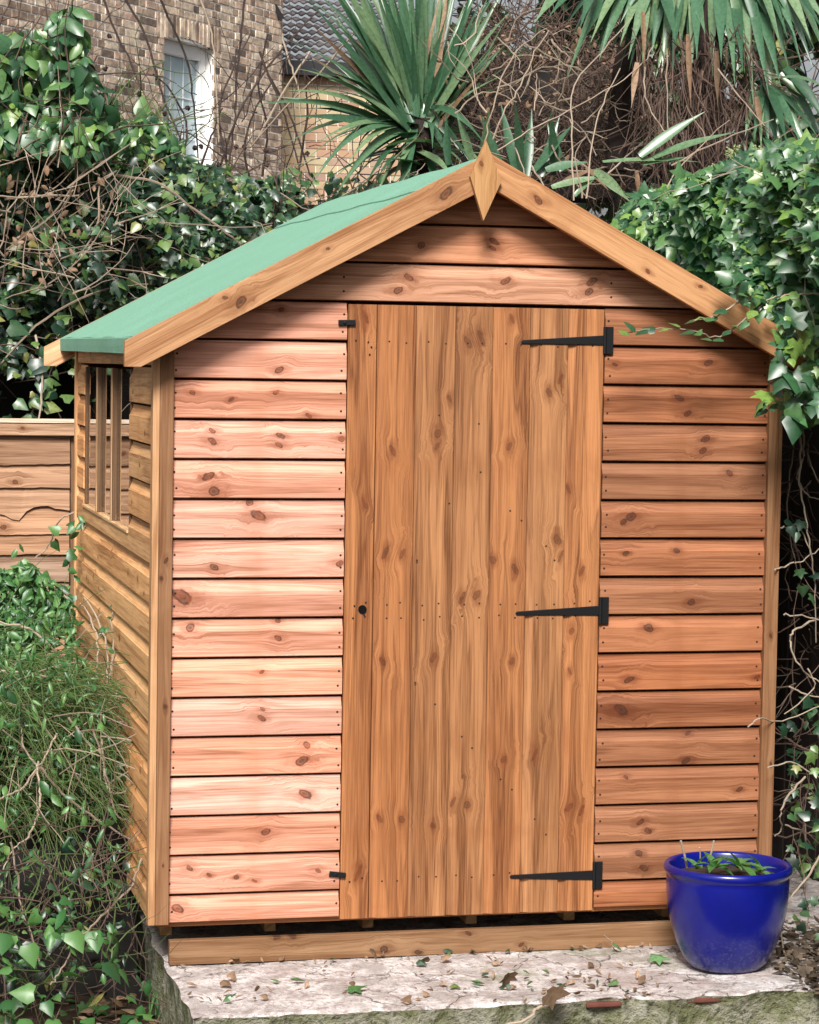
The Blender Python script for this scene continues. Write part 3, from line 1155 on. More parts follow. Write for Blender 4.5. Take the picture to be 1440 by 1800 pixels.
# finial: a diamond
def finial(y, dz=0.0, sc=1.0):
    P4 = [at(855, 247, y), at(882, 318, y), at(850, 388, y), at(827, 310, y)]
    c = sum(P4) / 4
    x0, z0 = c[0], c[2]
    poly = [((p[2] - z0), -(p[0] - x0)) for p in P4]
    # local x = up, local z = -world x
    mbb = MB()
    n = 4
    vs = [(p[0], 0.0, p[1]) for p in poly] + [(p[0], 0.017, p[1]) for p in poly]
    fs = [(0, 1, 2, 3), (7, 6, 5, 4)] + [(i, i + 4, (i + 1) % 4 + 4, (i + 1) % 4) for i in range(4)]
    return mbb.add(vs, fs), (x0, z0)
fb, (fx, fz) = finial(-0.140)
o = fb.build('finial', M['trimwood'], shed, loc=(fx, -0.140, fz), rot=(0, -math.pi / 2, 0), color=(0.38, 0.205, 0.085))
knot_assign(o, [(0.045, 0.012, 0.009)])
fb, _ = finial(-0.140)
o = fb.build('finial', M['trimwood'], shed, loc=(AX, 2.325, APEX_TOP - 0.115), rot=(0, -math.pi / 2, 0), color=(0.55, 0.34, 0.2), bevel=0.0015)
knot_assign(o, [])

# door: vertical shiplap planks
door = thing('door', None, None, (0, 0, 0))
for k in list(door.keys()):
    del door[k]
door.parent = shed
door.location = Vector((0.92, -0.01, 0)) - shed.location
edges_px = [602.4, 652, 719, 787, 852.5, 918, 985.6, 1049.0]
ex = [0.5455 + (p - 602.4) * (1.3015 - 0.5455) / (1049.0 - 602.4) for p in edges_px]
DZ0, DZ1 = -0.004, 1.754
for i in range(7):
    xa, xb = ex[i], ex[i + 1]
    pr = ship_profile(xb - xa)
    ww = xb - xa
    pr = [(-0.0125, 0.0005), (-0.0140, 0.0025), (-0.0140, ww - 0.0265), (-0.0122, ww - 0.0245), (-0.0090, ww - 0.0200), (-0.0072, ww - 0.0140), (-0.0062, ww - 0.0070), (-0.0060, ww - 0.0012), (0.004, ww - 0.0012), (0.004, 0.0005)]
    if i == 0:
        pr = [(-0.0105, 0.002), (-0.012, 0.004), (-0.012, xb - xa - 0.002), (-0.0105, xb - xa), (0, xb - xa), (0, 0.002)]
    n = len(pr)
    vs = [(0, y, z) for y, z in pr] + [(DZ1 - DZ0, y, z) for y, z in pr]
    fs = [(k, k + n, (k + 1) % n + n, (k + 1) % n) for k in range(n)] + [tuple(range(n)), tuple(range(2 * n - 1, n - 1, -1))]
    o = MB().add(vs, fs).build('plank', M['doorwood'], door, loc=(xb, -0.002, DZ0), rot=(0, -math.pi / 2, 0), color=jitter(DOORC, 0.13, 0.09))
    knot_assign(o, [(kz - DZ0, xb - kx, r) for kx, kz, r in KDW if xa + 0.003 < kx < xb - 0.003])
# door nails
dn = MB()
for i in range(7):
    for py in (605, 1060, 1086, 1541):
        for fx_ in (0.30, 0.72):
            xx = ex[i] + (ex[i + 1] - ex[i]) * (fx_ + random.uniform(-.05, .05))
            zz = at(800, py + random.uniform(-4, 4), -0.014)[2]
            nail(dn, xx, -0.0163, zz, 0.0030)
for px, py in ((653, 610), (650, 623), (790, 885), (897, 898), (917, 915), (730, 1200), (765, 1238), (812, 1295), (830, 1315), (880, 1370), (900, 1388), (845, 830), (842, 745), (772, 730), (940, 1440), (960, 1467), (640, 1080), (960, 960), (975, 985), (733, 985)):
    p = at(px, py, -0.0163)
    nail(dn, p[0], -0.0163, p[2], 0.0032)
o = dn.build('nail_heads', M['nail'], door)
o['kind'] = 'stuff'
o = nails.build('nail_heads', M['nail'], shed)
o['kind'] = 'stuff'
# keyhole: flat black disc painted in place of the hole's darkness
p = at(637, 1071, -0.015)
n = 8
MB().prism([(0.0125 * math.cos(2 * math.pi * i / n + .3), 0.0125 * math.sin(2 * math.pi * i / n + .3)) for i in range(n)], 1, -0.0022, 0.002).build('keyhole', M['hole'], door, loc=(p[0], -0.0162, p[2]))
# T hinges: strap on the door, plate on the frame
for (pyt, pyc, pl, ph) in ((601, 600, 1.663, 0), (1078, 1075, 0.872, 0), (1541, 1540, 0.100, 0)):
    tip = at(918 if pyt == 601 else (908 if pyt == 1078 else 898), pyt, -0.017)
    rt = at({601: 1062, 1078: 1054, 1541: 1043}[pyt], pyc - 2, -0.017)
    h = MB()
    th, rh = 0.0085, 0.0175
    poly = [(tip[0], tip[2] - th * .6), (tip[0] - 0.004, tip[2]), (tip[0], tip[2] + th * .6), (rt[0], rt[2] + rh * .8), (rt[0], rt[2] - rh * .8)]
    h.prism(poly[::-1], 1, -0.0205, -0.0162)
    h.box((rt[0] + 0.0005, -0.0205, rt[2] - 0.040), (rt[0] + 0.0275, -0.0145, rt[2] + 0.039))
    h.tube([(rt[0] + 0.002, -0.0195, rt[2] - 0.040), (rt[0] + 0.002, -0.0195, rt[2] + 0.039)], 0.0055, sides=8)
    for s_ in (-0.03, 0.03):
        nail(h, rt[0] + 0.017, -0.0197, rt[2] + s_, 0.004)
    h.build('hinge', M['iron'], door, bevel=0.0012)
for (xa, ya, xb, yb) in ((595, 567, 625, 567), (579, 1536, 608, 1539)):
    a, b = at(xa, ya, -0.02), at(xb, yb, -0.02)
    q = MB().box((0, -0.006, -0.0078), (b[0] - a[0], 0.0, 0.0078))
    q.tube([((b[0] - a[0]) * .35, -0.010, 0), ((b[0] - a[0]) * .35, 0.0, 0)], 0.0045, sides=8)
    q.build('turn_button', M['iron'], shed, loc=(a[0], -0.0170, a[2]), rot=(0, math.atan2(a[2] - b[2], b[0] - a[0]), 0), bevel=0.0015)

# underside: bearers and the front plinth board
for px in (130, 490, 665, 850, 1025, 1200):
    p = at(px, 1630, 0.03) if px > 200 else None
    x = p[0] if p is not None else 0.07
    batten('bearer', (x - 0.017, 0.17, -0.0755), (x + 0.017, 2.15, -0.0125), (0.40, 0.24, 0.11), axis=1)
o = batten('plinth_board', (0.054, -0.022, -0.117), (1.80, 0.004, -0.047), (0.21, 0.115, 0.058), axis=0, mat='trimwood',
           kn=[(0.31, 0.070, 0.010), (0.355, 0.070, 0.010), (0.62, 0.022, 0.012), (0.87, 0.060, 0.009), (0.72, 0.01, 0.008), (1.03, 0.02, 0.008)])

# ------------------------------------------------------------------ blue pot and its plant
pc = atZ(1286, 1690, -0.114)
PB = np.array([pc[0] + 0.0, pc[1] - 0.05, -0.1135])
prim = at(1280, 1517, PB[1])
PH = prim[2] - PB[2]
PR = 0.483 * (at(1390, 1515, PB[1])[0] - at(1170, 1515, PB[1])[0])
PB[0] = prim[0]
pot = MB()
prof = [(0.0, 0.0), (0.50, 0.0), (0.58, 0.02), (0.68, 0.10), (0.785, 0.24), (0.87, 0.40), (0.925, 0.55), (0.952, 0.72), (0.958, 0.86), (0.955, 0.895), (0.968, 0.91), (0.99, 0.925), (1.0, 0.948), (0.998, 0.975), (0.975, 0.995), (0.955, 1.0), (0.925, 0.994), (0.905, 0.975), (0.895, 0.93), (0.85, 0.80), (0.80, 0.6), (0.0, 0.6)]
pot.lathe([(r * PR, z * PH) for r, z in prof], 64)
po = pot.build('plant_pot', M['glaze'], smooth=True, loc=tuple(PB))
tag(po, 'large glossy cobalt blue glazed plant pot by the shed corner', 'plant pot')
q = MB()
q.lathe([(0.0, 0.0), (0.872 * PR, -0.006)], 40)
so_ = q.build('compost', M['soil'], po, loc=(PB[0], PB[1], PB[2] + PH * 0.885), smooth=True)
plant = thing('potted_plant', 'small leafy green plant growing in the blue pot', 'plant', (PB[0], PB[1], PB[2] + PH * 0.88))


def small_leaf(parent, p, d, L, wd, mat, name='leaf', curl=0.5, up=(0, 0, 1)):
    p = np.array(p, float)
    d = np.array(d, float)
    d /= np.linalg.norm(d)
    side = np.cross(d, up)
    side /= np.linalg.norm(side) + 1e-9
    nn = np.cross(side, d)
    vs, fs = [], []
    N = 6
    for i in range(N + 1):
        t_ = i / N
        wv = wd * math.sin(math.pi * min(1, 0.06 + t_ * 0.94)) ** 0.8 * (1 - 0.35 * t_)
        if i == N:
            wv = 0.001
        c = p + d * L * t_ + nn * (-curl * L * t_ * t_ + 0.18 * L * t_)
        vs += [c - side * wv * 0.5 + nn * wv * 0.18, c, c + side * wv * 0.5 + nn * wv * 0.18]
    for i in range(N):
        for k in range(2):
            a = i * 3 + k
            fs.append((a, a + 1, a + 4, a + 3))
    return MB().add(vs, fs).build(name, mat, parent, smooth=True)


pp = np.array([PB[0], PB[1], PB[2] + PH * 0.80])
for (px, py, n_) in ((1297, 1520, 9), (1255, 1520, 7), (1335, 1528, 6), (1225, 1522, 4)):
    b = at(px, py + 6, PB[1] - 0.03)
    for i in range(n_):
        a = i * 2.4 + px
        el = random.uniform(0.15, 0.9) if i else 1.3
        small_leaf(plant, b, (math.cos(a) * math.cos(el), math.sin(a) * math.cos(el) - 0.15, math.sin(el)), random.uniform(0.045, 0.075), random.uniform(0.022, 0.034), M['potleaf'], curl=0.65)
for (a, b) in (((1303, 1520), (1330, 1546)), ((1305, 1520), (1322, 1543)), ((1300, 1518), (1345, 1530)), ((1290, 1515), (1252, 1518))):
    A, B = at(a[0], a[1], PB[1] - 0.06), at(b[0], b[1], PB[1] - 0.15)
    small_leaf(plant, A, B - A, np.linalg.norm(B - A) * 1.05, 0.026, M['potleaf'], curl=0.15)
for (a, b, r) in (((1208, 1525), (1197, 1478), 0.0035), ((1246, 1515), (1255, 1478), 0.003), ((1231, 1515), (1230, 1490), 0.0022)):
    s_ = MB()
    A, B = at(a[0], a[1], PB[1] + 0.02), at(b[0], b[1], PB[1])
    s_.tube([A, (A + B) / 2 + [0.001, 0, 0], B], r, r * 0.9, 7)
    s_.build('cut_stem', M['paletwig'], plant)

# ------------------------------------------------------------------ fence behind, left
FY = 3.55
fence = thing('fence_panel', 'brown waney lap fence panel with flat capping left of the shed', 'fence', (-0.8, FY, -0.33))
ztops = [at(60, y, FY)[2] for y in (766, 816, 858, 895, 938, 975, 1020, 1065)]
fx0, fx1 = -2.6, at(122, 850, FY)[0]
zprev = at(60, 745, FY)[2]
fr = random.Random(4)
for i in range(17):
    z1 = ztops[i] if i < len(ztops) else ztops[-1] - 0.105 * (i - len(ztops) + 1)
    # slat spans from below its lower edge's overlap up to zprev+0.03; lower edge wavy
    N = 90
    top = z1 + 0.14 if i else zprev - 0.012
    vs, fs = [], []
    yb = FY - 0.012 - 0.0
    for k in range(N + 1):
        u = k / N
        x = (fx1 - fx0) * u
        wz = 0.004 * math.sin(x * 9 + i * 2) + fr.uniform(-0.002, 0.002)
        if i == 3:
            wx = x + fx0
            q = project(np.array([[wx, FY, z1]]))[0, 0]
            wz += -0.030 * math.exp(-((q - 28) / 18.0) ** 2) + 0.020 * math.exp(-((q - 75) / 25.0) ** 2) - 0.018 * (1 if q < 38 else 0)
        for (yy, zz) in ((-0.022, z1 + wz), (-0.004, top), (0.002, top), (-0.014, z1 + wz)):
            vs.append((x, yy, zz - z1))
    for k in range(N):
        for c_ in range(4):
            fs.append((k * 4 + c_, (k + 1) * 4 + c_, (k + 1) * 4 + (c_ + 1) % 4, k * 4 + (c_ + 1) % 4))
    fs += [(0, 1, 2, 3), (N * 4 + 3, N * 4 + 2, N * 4 + 1, N * 4)]
    o = MB().add(vs, fs).build('slat', M['oldwood'], fence, loc=(fx0, FY, z1), color=jitter((0.33, 0.195, 0.122), 0.16))
    knot_assign(o, [(fr.uniform(1.6, 2.5), fr.uniform(0.02, 0.08), fr.uniform(0.008, 0.014)) for _ in range(3)])
zc0, zc1 = at(60, 736, FY)[2], at(60, 743, FY)[2]
o = batten('capping', (fx0, FY - 0.042, zc1), (fx1 + 0.02, FY + 0.03, zc0), (0.60, 0.46, 0.34), axis=0, parent=fence, mat='oldwood')
o = batten('top_rail', (fx0, FY - 0.036, at(60, 765, FY)[2]), (fx1 + 0.02, FY - 0.0165, zc1 - 0.001), (0.44, 0.27, 0.17), axis=0, parent=fence, mat='oldwood', kn=[(2.23, 0.02, 0.012), (2.5, 0.03, 0.008)])
o = batten('fence_post', (fx1 + 0.004, FY + 0.0, -0.4), (fx1 + 0.10, FY + 0.08, zc1 - 0.03), (0.20, 0.11, 0.06), parent=fence, mat='oldwood')

# right-hand boundary: close-board fence along the shed, boards near black to stand for shade
rf = thing('boundary_fence', 'close board fence coloured dark as shade, buried in ivy right of the shed', 'fence', (2.35, 1.0, -0.33))
for i in range(30):
    y = -0.35 + i * 0.145
    batten('fence_board', (2.34 + 0.006 * (i % 2), y, -0.40), (2.36 + 0.006 * (i % 2), y + 0.150, 1.62 + 0.01 * math.sin(i * 3)), jitter((0.030, 0.021, 0.016), 0.2), parent=rf, mat='oldwood', bevel=0)


# ------------------------------------------------------------------ house behind
HC = at(494, 200, 18.0)
HD = np.array([-0.613, -0.790, 0.0])         # along the wall, towards us
HN = np.array([0.790, -0.613, 0.0])          # outwards


def on_wall(px, py):
    d = ray(px, py)
    t_ = ((HC - CAM) @ HN) / (d @ HN)
    p = CAM + t_ * d
    return np.array([(p - HC) @ HD, p[2]])


house = thing('brick_house', 'tan stock brick house wall with white arched window beyond the ivy', 'house', tuple(HC * [1, 1, 0] + [0, 0, -0.33]))


def hw(s, z, o=0.0):
    return HC * [1, 1, 0] + HD * s + HN * o + np.array([0, 0, z])


def wall_box(mb, s0, s1, z0, z1, o0, o1, mi=0):
    vs = [hw(s, z, o) for z in (z0, z1) for (s, o) in ((s0, o0), (s1, o0), (s1, o1), (s0, o1))]
    mb.add(vs, [(0, 1, 2, 3), (7, 6, 5, 4), (4, 5, 1, 0), (5, 6, 2, 1), (6, 7, 3, 2), (7, 4, 0, 3)], mi)


wr = on_wall(374, 250)          # right side of the opening
wl = on_wall(286, 250)          # near (left) edge of the opening
sA, sB = wr[0], wl[0]           # sA < sB (sB nearer us)
hz = on_wall(330, 74)[1]        # head height
zsill = hz - 1.75
# mortar body behind the bricks with the opening left out
mbm = MB()
wall_box(mbm, 0.0, sA, -0.4, 8.0, -0.30, 0.0)
wall_box(mbm, sB, 12.0, -0.4, 8.0, -0.30, 0.0)
wall_box(mbm, sA, sB, -0.4, zsill, -0.30, 0.0)
wall_box(mbm, sA, sB, hz + 0.0, 8.0, -0.30, 0.0)
mbm.build('mortar_wall', M['mortar'], house)
zlo_, zhi_ = at(300, 330, 16)[2], at(300, -25, 16)[2] + 0.2
cnt = 0
rest = MB()
bricks = []
for r_ in range(0, 90):
    z = 1.275 + 0.075 * r_
    s = 0.0 if r_ % 2 else -0.056
    k = 0
    while s < 11.9:
        Lb = 0.215 if (k + r_) % 2 else 0.1025
        a, b = max(s, 0.0), s + Lb
        s += Lb + 0.017
        k += 1
        if b - a < 0.03:
            continue
        inwin = (b > sA and a < sB and zsill - 0.01 < z + 0.03 < hz + 0.0)
        insold = (b > sA - 0.12 and a < sB + 0.12 and hz - 0.01 <= z + 0.06 and z < hz + 0.165)
        if inwin:
            if a < sA - 0.02:
                b = sA
            elif b > sB + 0.02:
                a = sB
            else:
                continue
        if insold:
            if a < sA - 0.14:
                b = sA - 0.13
            elif b > sB + 0.14:
                a = sB + 0.13
            else:
                continue
        if b - a < 0.02:
            continue
        pr_ = project(hw((a + b) / 2, z + 0.03)[None])[0]
        if -15 < pr_[0] < 505 and -15 < pr_[1] < 330:
            bricks.append((a, b, z, pr_))
        else:
            wall_box(rest, a, b, z, z + 0.058, -0.02, 0.006)
def vis_score(q):
    # bricks in the upper right of this wall stand clear of the ivy
    return -(q[3][1] - 0.9 * q[3][0] if q[3][0] < 380 else q[3][1] - 330) 
bricks.sort(key=vis_score, reverse=True)
for i, (a, b, z, pr_) in enumerate(bricks):
    o_ = 0.004 + random.uniform(0, 0.006)
    dz = random.uniform(-.002, .002)
    if i < 285:
        mb = MB()
        c0 = hw(a, z)
        wall_box(mb, a, b, z + dz, z + 0.058 + dz, -0.02, o_)
        mb.build('brick', M['brick'], house)
    else:
        wall_box(rest, a, b, z + dz, z + 0.058 + dz, -0.02, o_)
o = rest.build('brickwork', M['brick'], house)
o['kind'] = 'stuff'
# soldier course over the window
s = sA - 0.12
while s < sB + 0.10:
    mb = MB()
    u = (s - sA) / (sB - sA)
    rise = 0.05 * (1 - (2 * u - 1) ** 2)
    wall_box(mb, s, s + 0.050, hz - 0.0 + max(0, rise) - 0.02, hz + 0.205, -0.02, 0.008 + random.uniform(0, 0.004))
    mb.build('brick', M['brick'], house)
    s += 0.072
# window: frame, sashes, pane, leading
hwin = thing('window', None, None, (0, 0, 0))
for k in list(hwin.keys()):
    del hwin[k]
hwin.parent = house
hwin.location = Vector(hw((sA + sB) / 2, zsill, 0)) - house.location
fo0, fo1 = -0.17, -0.085
mb = MB()
wall_box(mb, sA + 0.002, sA + 0.105, zsill + 0.002, hz - 0.002, fo0, fo1)
wall_box(mb, sB - 0.105, sB - 0.002, zsill + 0.002, hz - 0.002, fo0, fo1)
wall_box(mb, sA + 0.106, sB - 0.106, hz - 0.13, hz - 0.002, fo0, fo1)
wall_box(mb, sA + 0.106, sB - 0.106, zsill + 0.002, zsill + 0.12, fo0, fo1)
mb.build('frame', M['upvc'], hwin, bevel=0.01)
mb = MB()
wall_box(mb, sA + 0.107, sB - 0.107, zsill + 0.121, hz - 0.131, fo0 + 0.03, fo0 + 0.036)
mb.build('pane', M['houseglass'], hwin)
mb = MB()
for u in (0.33, 0.66):
    ss = sA + 0.107 + (sB - sA - 0.214) * u
    wall_box(mb, ss - 0.006, ss + 0.006, zsill + 0.122, hz - 0.132, fo0 + 0.0365, fo0 + 0.041)
for u in (0.25, 0.5, 0.75):
    zz = zsill + 0.12 + (hz - zsill - 0.25) * u
    wall_box(mb, sA + 0.108, sB - 0.108, zz - 0.005, zz + 0.005, fo0 + 0.0412, fo0 + 0.0455)
mb.build('leading', M['upvc'], hwin)
mb = MB()
wall_box(mb, sA - 0.06, sB + 0.06, zsill - 0.08, zsill, -0.2, 0.05)
mb.build('window_sill', M['upvc'], house)
# verge flashing at the top corner
a, b = at(468, -12, 17.9), at(496, 34, 17.9)
MB().tube([a, b], 0.035, 0.03, 5).build('flashing', M['gutter'], house)

# lower building with tiled roof
LY = 19.2
ext = thing('tiled_extension', 'low pale brick outbuilding with brown pantiled roof behind the strappy palm', 'outbuilding', tuple(at(570, 200, LY) * [1, 1, 0] + [0, 0, -0.33]))
ea, eb = at(462, 104, LY), at(690, 112, LY)
xa, xb = ea[0], eb[0] + 0.6
ze = (ea[2] + eb[2]) / 2
sl_ = math.tan(math.radians(24))
TW, TE = 0.10, 0.235
nt_ = int((xb - xa) / (TW * 2))
tile_mesh = None
for r_ in range(11):
    y0 = LY - 0.1 + r_ * TE * math.cos(math.radians(24))
    z0 = ze + r_ * TE * math.sin(math.radians(24)) + 0.02
    for i in range(nt_):
        if tile_mesh is None:
            vs, fs = [], []
            n = 10
            Lt = TE + 0.06
            for e in (0, 1):
                for k in range(n + 1):
                    xx = TW * 2 * k / n
                    zz = 0.014 * math.sin(4 * math.pi * k / n)
                    vs.append((xx, e * Lt * math.cos(math.radians(12)), zz + e * Lt * math.sin(math.radians(12))))
            for k in range(n + 1):
                v = vs[k]
                vs.append((v[0], v[1] + 0.02, v[2] - 0.016))
            for k in range(n):
                fs.append((k, k + 1, k + n + 2, k + n + 1))
                fs.append((2 * (n + 1) + k, 2 * (n + 1) + k + 1, k + 1, k))
            tile_mesh = MB().add(vs, fs).mesh('tile', M['tile'], True)
        px_ = project(np.array([[xa + i * TW * 2, y0, z0]]))[0]
        if px_[0] < 455 or px_[1] < -30:
            continue
        o = bpy.data.objects.new('tile', tile_mesh)
        place(o, ext, (xa + i * TW * 2, y0, z0 + random.uniform(-.006, .006)))
MB().box((xa, LY - 0.16, ze - 0.17), (xb, LY - 0.02, ze - 0.02)).build('gutter', M['gutter'], ext)
MB().box((xa, LY, -0.4), (xb, LY + 0.2, ze - 0.03)).build('mortar_wall', M['mortar'], ext)
for r_ in range(16):
    z = ze - 0.16 - 0.085 * (r_ + 1)
    s = xa + (0.12 if r_ % 2 else 0.0)
    while s < xb - 0.3:
        MB().box((s, LY - 0.010 - random.uniform(0, .005), z), (min(s + 0.225, xb), LY + 0.02, z + 0.073)).build('brick', M['brick2'], ext)
        s += 0.235


# ------------------------------------------------------------------ plants
def backing(parent, poly, Y, name='shade_backing', bump=0.25, res=26, thick=0.5):
    """lumpy body coloured near black to stand for the shade inside a hedge"""
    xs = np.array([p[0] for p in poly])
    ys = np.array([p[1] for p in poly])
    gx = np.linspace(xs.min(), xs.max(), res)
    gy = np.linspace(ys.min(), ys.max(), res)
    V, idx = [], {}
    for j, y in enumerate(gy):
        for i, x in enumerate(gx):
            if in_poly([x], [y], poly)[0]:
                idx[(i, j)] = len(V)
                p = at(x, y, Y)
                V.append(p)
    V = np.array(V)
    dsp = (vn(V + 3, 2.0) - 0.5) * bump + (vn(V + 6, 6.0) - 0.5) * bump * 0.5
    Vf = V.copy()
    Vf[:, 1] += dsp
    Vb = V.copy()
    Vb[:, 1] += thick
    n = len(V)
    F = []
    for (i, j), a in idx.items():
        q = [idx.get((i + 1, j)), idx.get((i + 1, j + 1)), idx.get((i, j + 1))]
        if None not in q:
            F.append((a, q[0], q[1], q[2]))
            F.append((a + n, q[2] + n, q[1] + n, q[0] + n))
    return MB().add(np.concatenate([Vf, Vb]), F).build(name, M['hollow_shade'], parent, smooth=True)


def rand_dirs(n, base, jit):
    return np.array(base)[None] + rng.normal(0, jit, (n, 3))


# 1. ivy hedge behind the fence (left)
HP = [(-330, 150), (-60, 190), (60, 240), (150, 235), (230, 225), (300, 262), (345, 285), (400, 300), (455, 312), (520, 305), (580, 300), (660, 318), (760, 300), (860, 300), (860, 480), (600, 640), (300, 700), (130, 640), (60, 655), (-60, 640), (-330, 640)]
hedge = thing('ivy_hedge', 'tall tangled ivy hedge behind the fence and the felt roof', 'hedge', tuple(at(250, 500, 4.6) * [1, 1, 0] + [0, 0, -0.33]))
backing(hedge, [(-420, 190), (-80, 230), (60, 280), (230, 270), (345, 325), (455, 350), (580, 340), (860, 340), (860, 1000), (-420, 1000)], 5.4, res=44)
P = region(HP, 15000, 4.0, 5.2, bumpy=0.4, scale=2.4, gap=0.36, gscale=3.1)
foliage(hedge, P, 0.044, [IVY, IVY2, IVY2], M['ivy'], singles=290)
n = 230
S = region(HP, n, 3.9, 4.8, 0.3)
twig_mass(hedge, S, rand_dirs(n, (0.2, -0.3, 0.1), 0.8), rng.uniform(0.15, 0.6, n), 0.0024, M['paletwig'], wig=0.4)
n = 500
S = region(HP, n, 4.2, 5.2, 0.3)
twig_mass(hedge, S, rand_dirs(n, (0, 0, 0.3), 0.9), rng.uniform(0.2, 0.7, n), 0.004, M['browntwig'], name='stems', wig=0.45)
# long arching canes and the hanging runner over the fence
mb = MB()
for pts in ([(205, 308, 4.0), (280, 322, 3.9), (330, 360, 3.9), (400, 410, 3.9), (430, 440, 3.95)], [(62, 590, 3.7), (72, 640, 3.62), (74, 690, 3.6), (68, 736, 3.58)], [(0, 640, 4.0), (80, 560, 3.9), (180, 510, 3.9), (260, 500, 4.0)],
            [(30, 420, 3.9), (90, 380, 3.9), (150, 300, 3.8), (190, 280, 3.9)], [(120, 480, 3.9), (170, 400, 3.8), (175, 330, 3.8), (205, 300, 3.9)], [(10, 350, 3.9), (60, 345, 3.8), (140, 345, 3.8)]):
    mb.tube(pxpath(pts, 5), 0.006, 0.004, 5)
mb.build('runner', M['paletwig'], hedge)
# hanging leaves of the runner
P = np.concatenate([at_many(np.array([62, 68, 72, 76, 74, 70, 73, 60, 90, 110, 80, 60, 66, 84.]), np.array([600, 612, 655, 640, 680, 700, 668, 645, 690, 700, 712, 690, 630, 665.]), np.full(14, 3.62)),
                    region([(-40, 560), (140, 560), (130, 660), (60, 740), (-40, 720)], 60, 3.7, 4.2)])
foliage(hedge, P, 0.055, [IVY2], M['ivy'], name='hanging_leaves')

# 2. pointed-leaf climber, upper left
CP = [(-60, 20), (10, 70), (60, 45), (100, 60), (130, 40), (155, 90), (165, 150), (190, 170), (205, 215), (190, 260), (100, 300), (-60, 320)]
clm = thing('climbing_shrub', 'leafy climber with hanging pointed leaves at the upper left', 'shrub', tuple(at(80, 160, 4.2) * [1, 1, 0] + [0, 0, -0.33]))
P = region(CP, 1500, 3.8, 4.6, 0.3, gap=0.34)
foliage(clm, P, 0.070, [IVY2, OVAL], M['ivyfresh'], singles=230, out=(0.1, -0.8, 0.35), tipdown=1.4)
backing(clm, [(-60, 130), (60, 110), (130, 150), (150, 230), (100, 300), (-60, 310)], 4.8, res=14)
P = region([(95, 20), (125, 5), (150, 60), (120, 90)], 22, 3.8, 4.2, 0.2)
foliage(clm, P, 0.085, [OVAL], M['ivyfresh'], name='young_leaves', tipdown=1.3)
n = 90
S = region(CP, n, 3.8, 4.8, 0.2)
twig_mass(clm, S, rand_dirs(n, (0.1, -0.1, 0.4), 0.7), rng.uniform(0.2, 0.6, n), 0.004, M['browntwig'])

# 3. pale-green young shrub in front of the house window
YP = [(150, 250), (190, 190), (230, 205), (265, 195), (300, 240), (330, 275), (320, 320), (200, 330), (140, 310)]
ysh = thing('young_shrub', 'yellow green small leaved shrub below the house window', 'shrub', tuple(at(240, 260, 4.5) * [1, 1, 0] + [0, 0, -0.33]))
P = region(YP, 620, 4.1, 4.9, 0.3, gap=0.34)
foliage(ysh, P, 0.058, [OVAL, IVY2], M['ivyfresh'], singles=120)
n = 60
S = region(YP, n, 4.2, 4.8, 0.2)
twig_mass(ysh, S, rand_dirs(n, (0.1, -0.1, 0.8), 0.6), rng.uniform(0.2, 0.5, n), 0.003, M['greenstem'])

# 4. bare dark-stemmed shrub before the brick wall
bare = thing('bare_shrub', 'leafless shrub with thin dark stems and black seed heads before the brick wall', 'shrub', tuple(at(380, 280, 5.2) * [1, 1, 0] + [0, 0, -0.33]))
paths = [[(178, -20, 5), (200, 50, 5), (225, 100, 5), (245, 150, 5)], [(208, -20, 5), (250, 50, 5), (272, 120, 5), (290, 180, 5), (318, 245, 5), (330, 300, 5)], [(272, -20, 5), (310, 60, 5), (332, 120, 5), (342, 200, 5), (350, 300, 5)],
         [(432, -20, 5), (424, 70, 5), (416, 150, 5), (412, 220, 5), (400, 310, 5)], [(385, 300, 5), (420, 200, 5), (470, 120, 5), (520, 60, 5), (560, 20, 5)], [(455, 90, 5), (480, 150, 5), (505, 220, 5), (525, 290, 5)],
         [(470, 130, 5.1), (505, 190, 5.1), (530, 260, 5), (545, 310, 5)], [(400, 300, 5), (385, 200, 5.1), (410, 120, 5.2), (440, 60, 5.3)], [(460, 310, 5), (470, 230, 5), (455, 150, 5), (470, 60, 5)], [(300, 320, 5), (330, 230, 5.1), (300, 160, 5.1), (270, 130, 5.1)],
         [(525, 300, 5), (540, 200, 5), (535, 120, 5)], [(350, 300, 5), (372, 240, 5), (390, 190, 5)], [(440, 320, 5), (430, 260, 5), (445, 200, 5), (480, 140, 5)]]
mb = MB()
for pts in paths:
    mb.tube(pxpath(pts, 5), 0.0065, 0.0040, 5)
n = 60
S = region([(280, 180), (380, 120), (540, 90), (620, 180), (640, 300), (300, 310)], n, 4.7, 5.4, 0.2)
for p in S:
    mb.tube(wander(p, np.array([0.1, 0, 0.8]) + rng.normal(0, 0.7, 3), rng.uniform(0.12, 0.5), 5, 0.4), 0.0026, 0.0014, 4)
mb.build('stems', M['darkbark'], bare)
mb = MB()
for pts in ([(495, 60, 4.9), (510, 110, 4.9), (525, 160, 4.9), (530, 250, 4.9)], [(545, 90, 4.9), (500, 160, 4.9), (455, 240, 4.9)], [(350, -10, 4.9), (372, 60, 4.9), (380, 140, 4.9), (385, 250, 4.9)], [(620, 60, 4.9), (560, 130, 4.9), (500, 190, 4.9), (440, 260, 4.9)]):
    mb.tube(pxpath(pts, 5), 0.0055, 0.004, 5)
mb.build('pale_stems', M['paletwig'], bare)
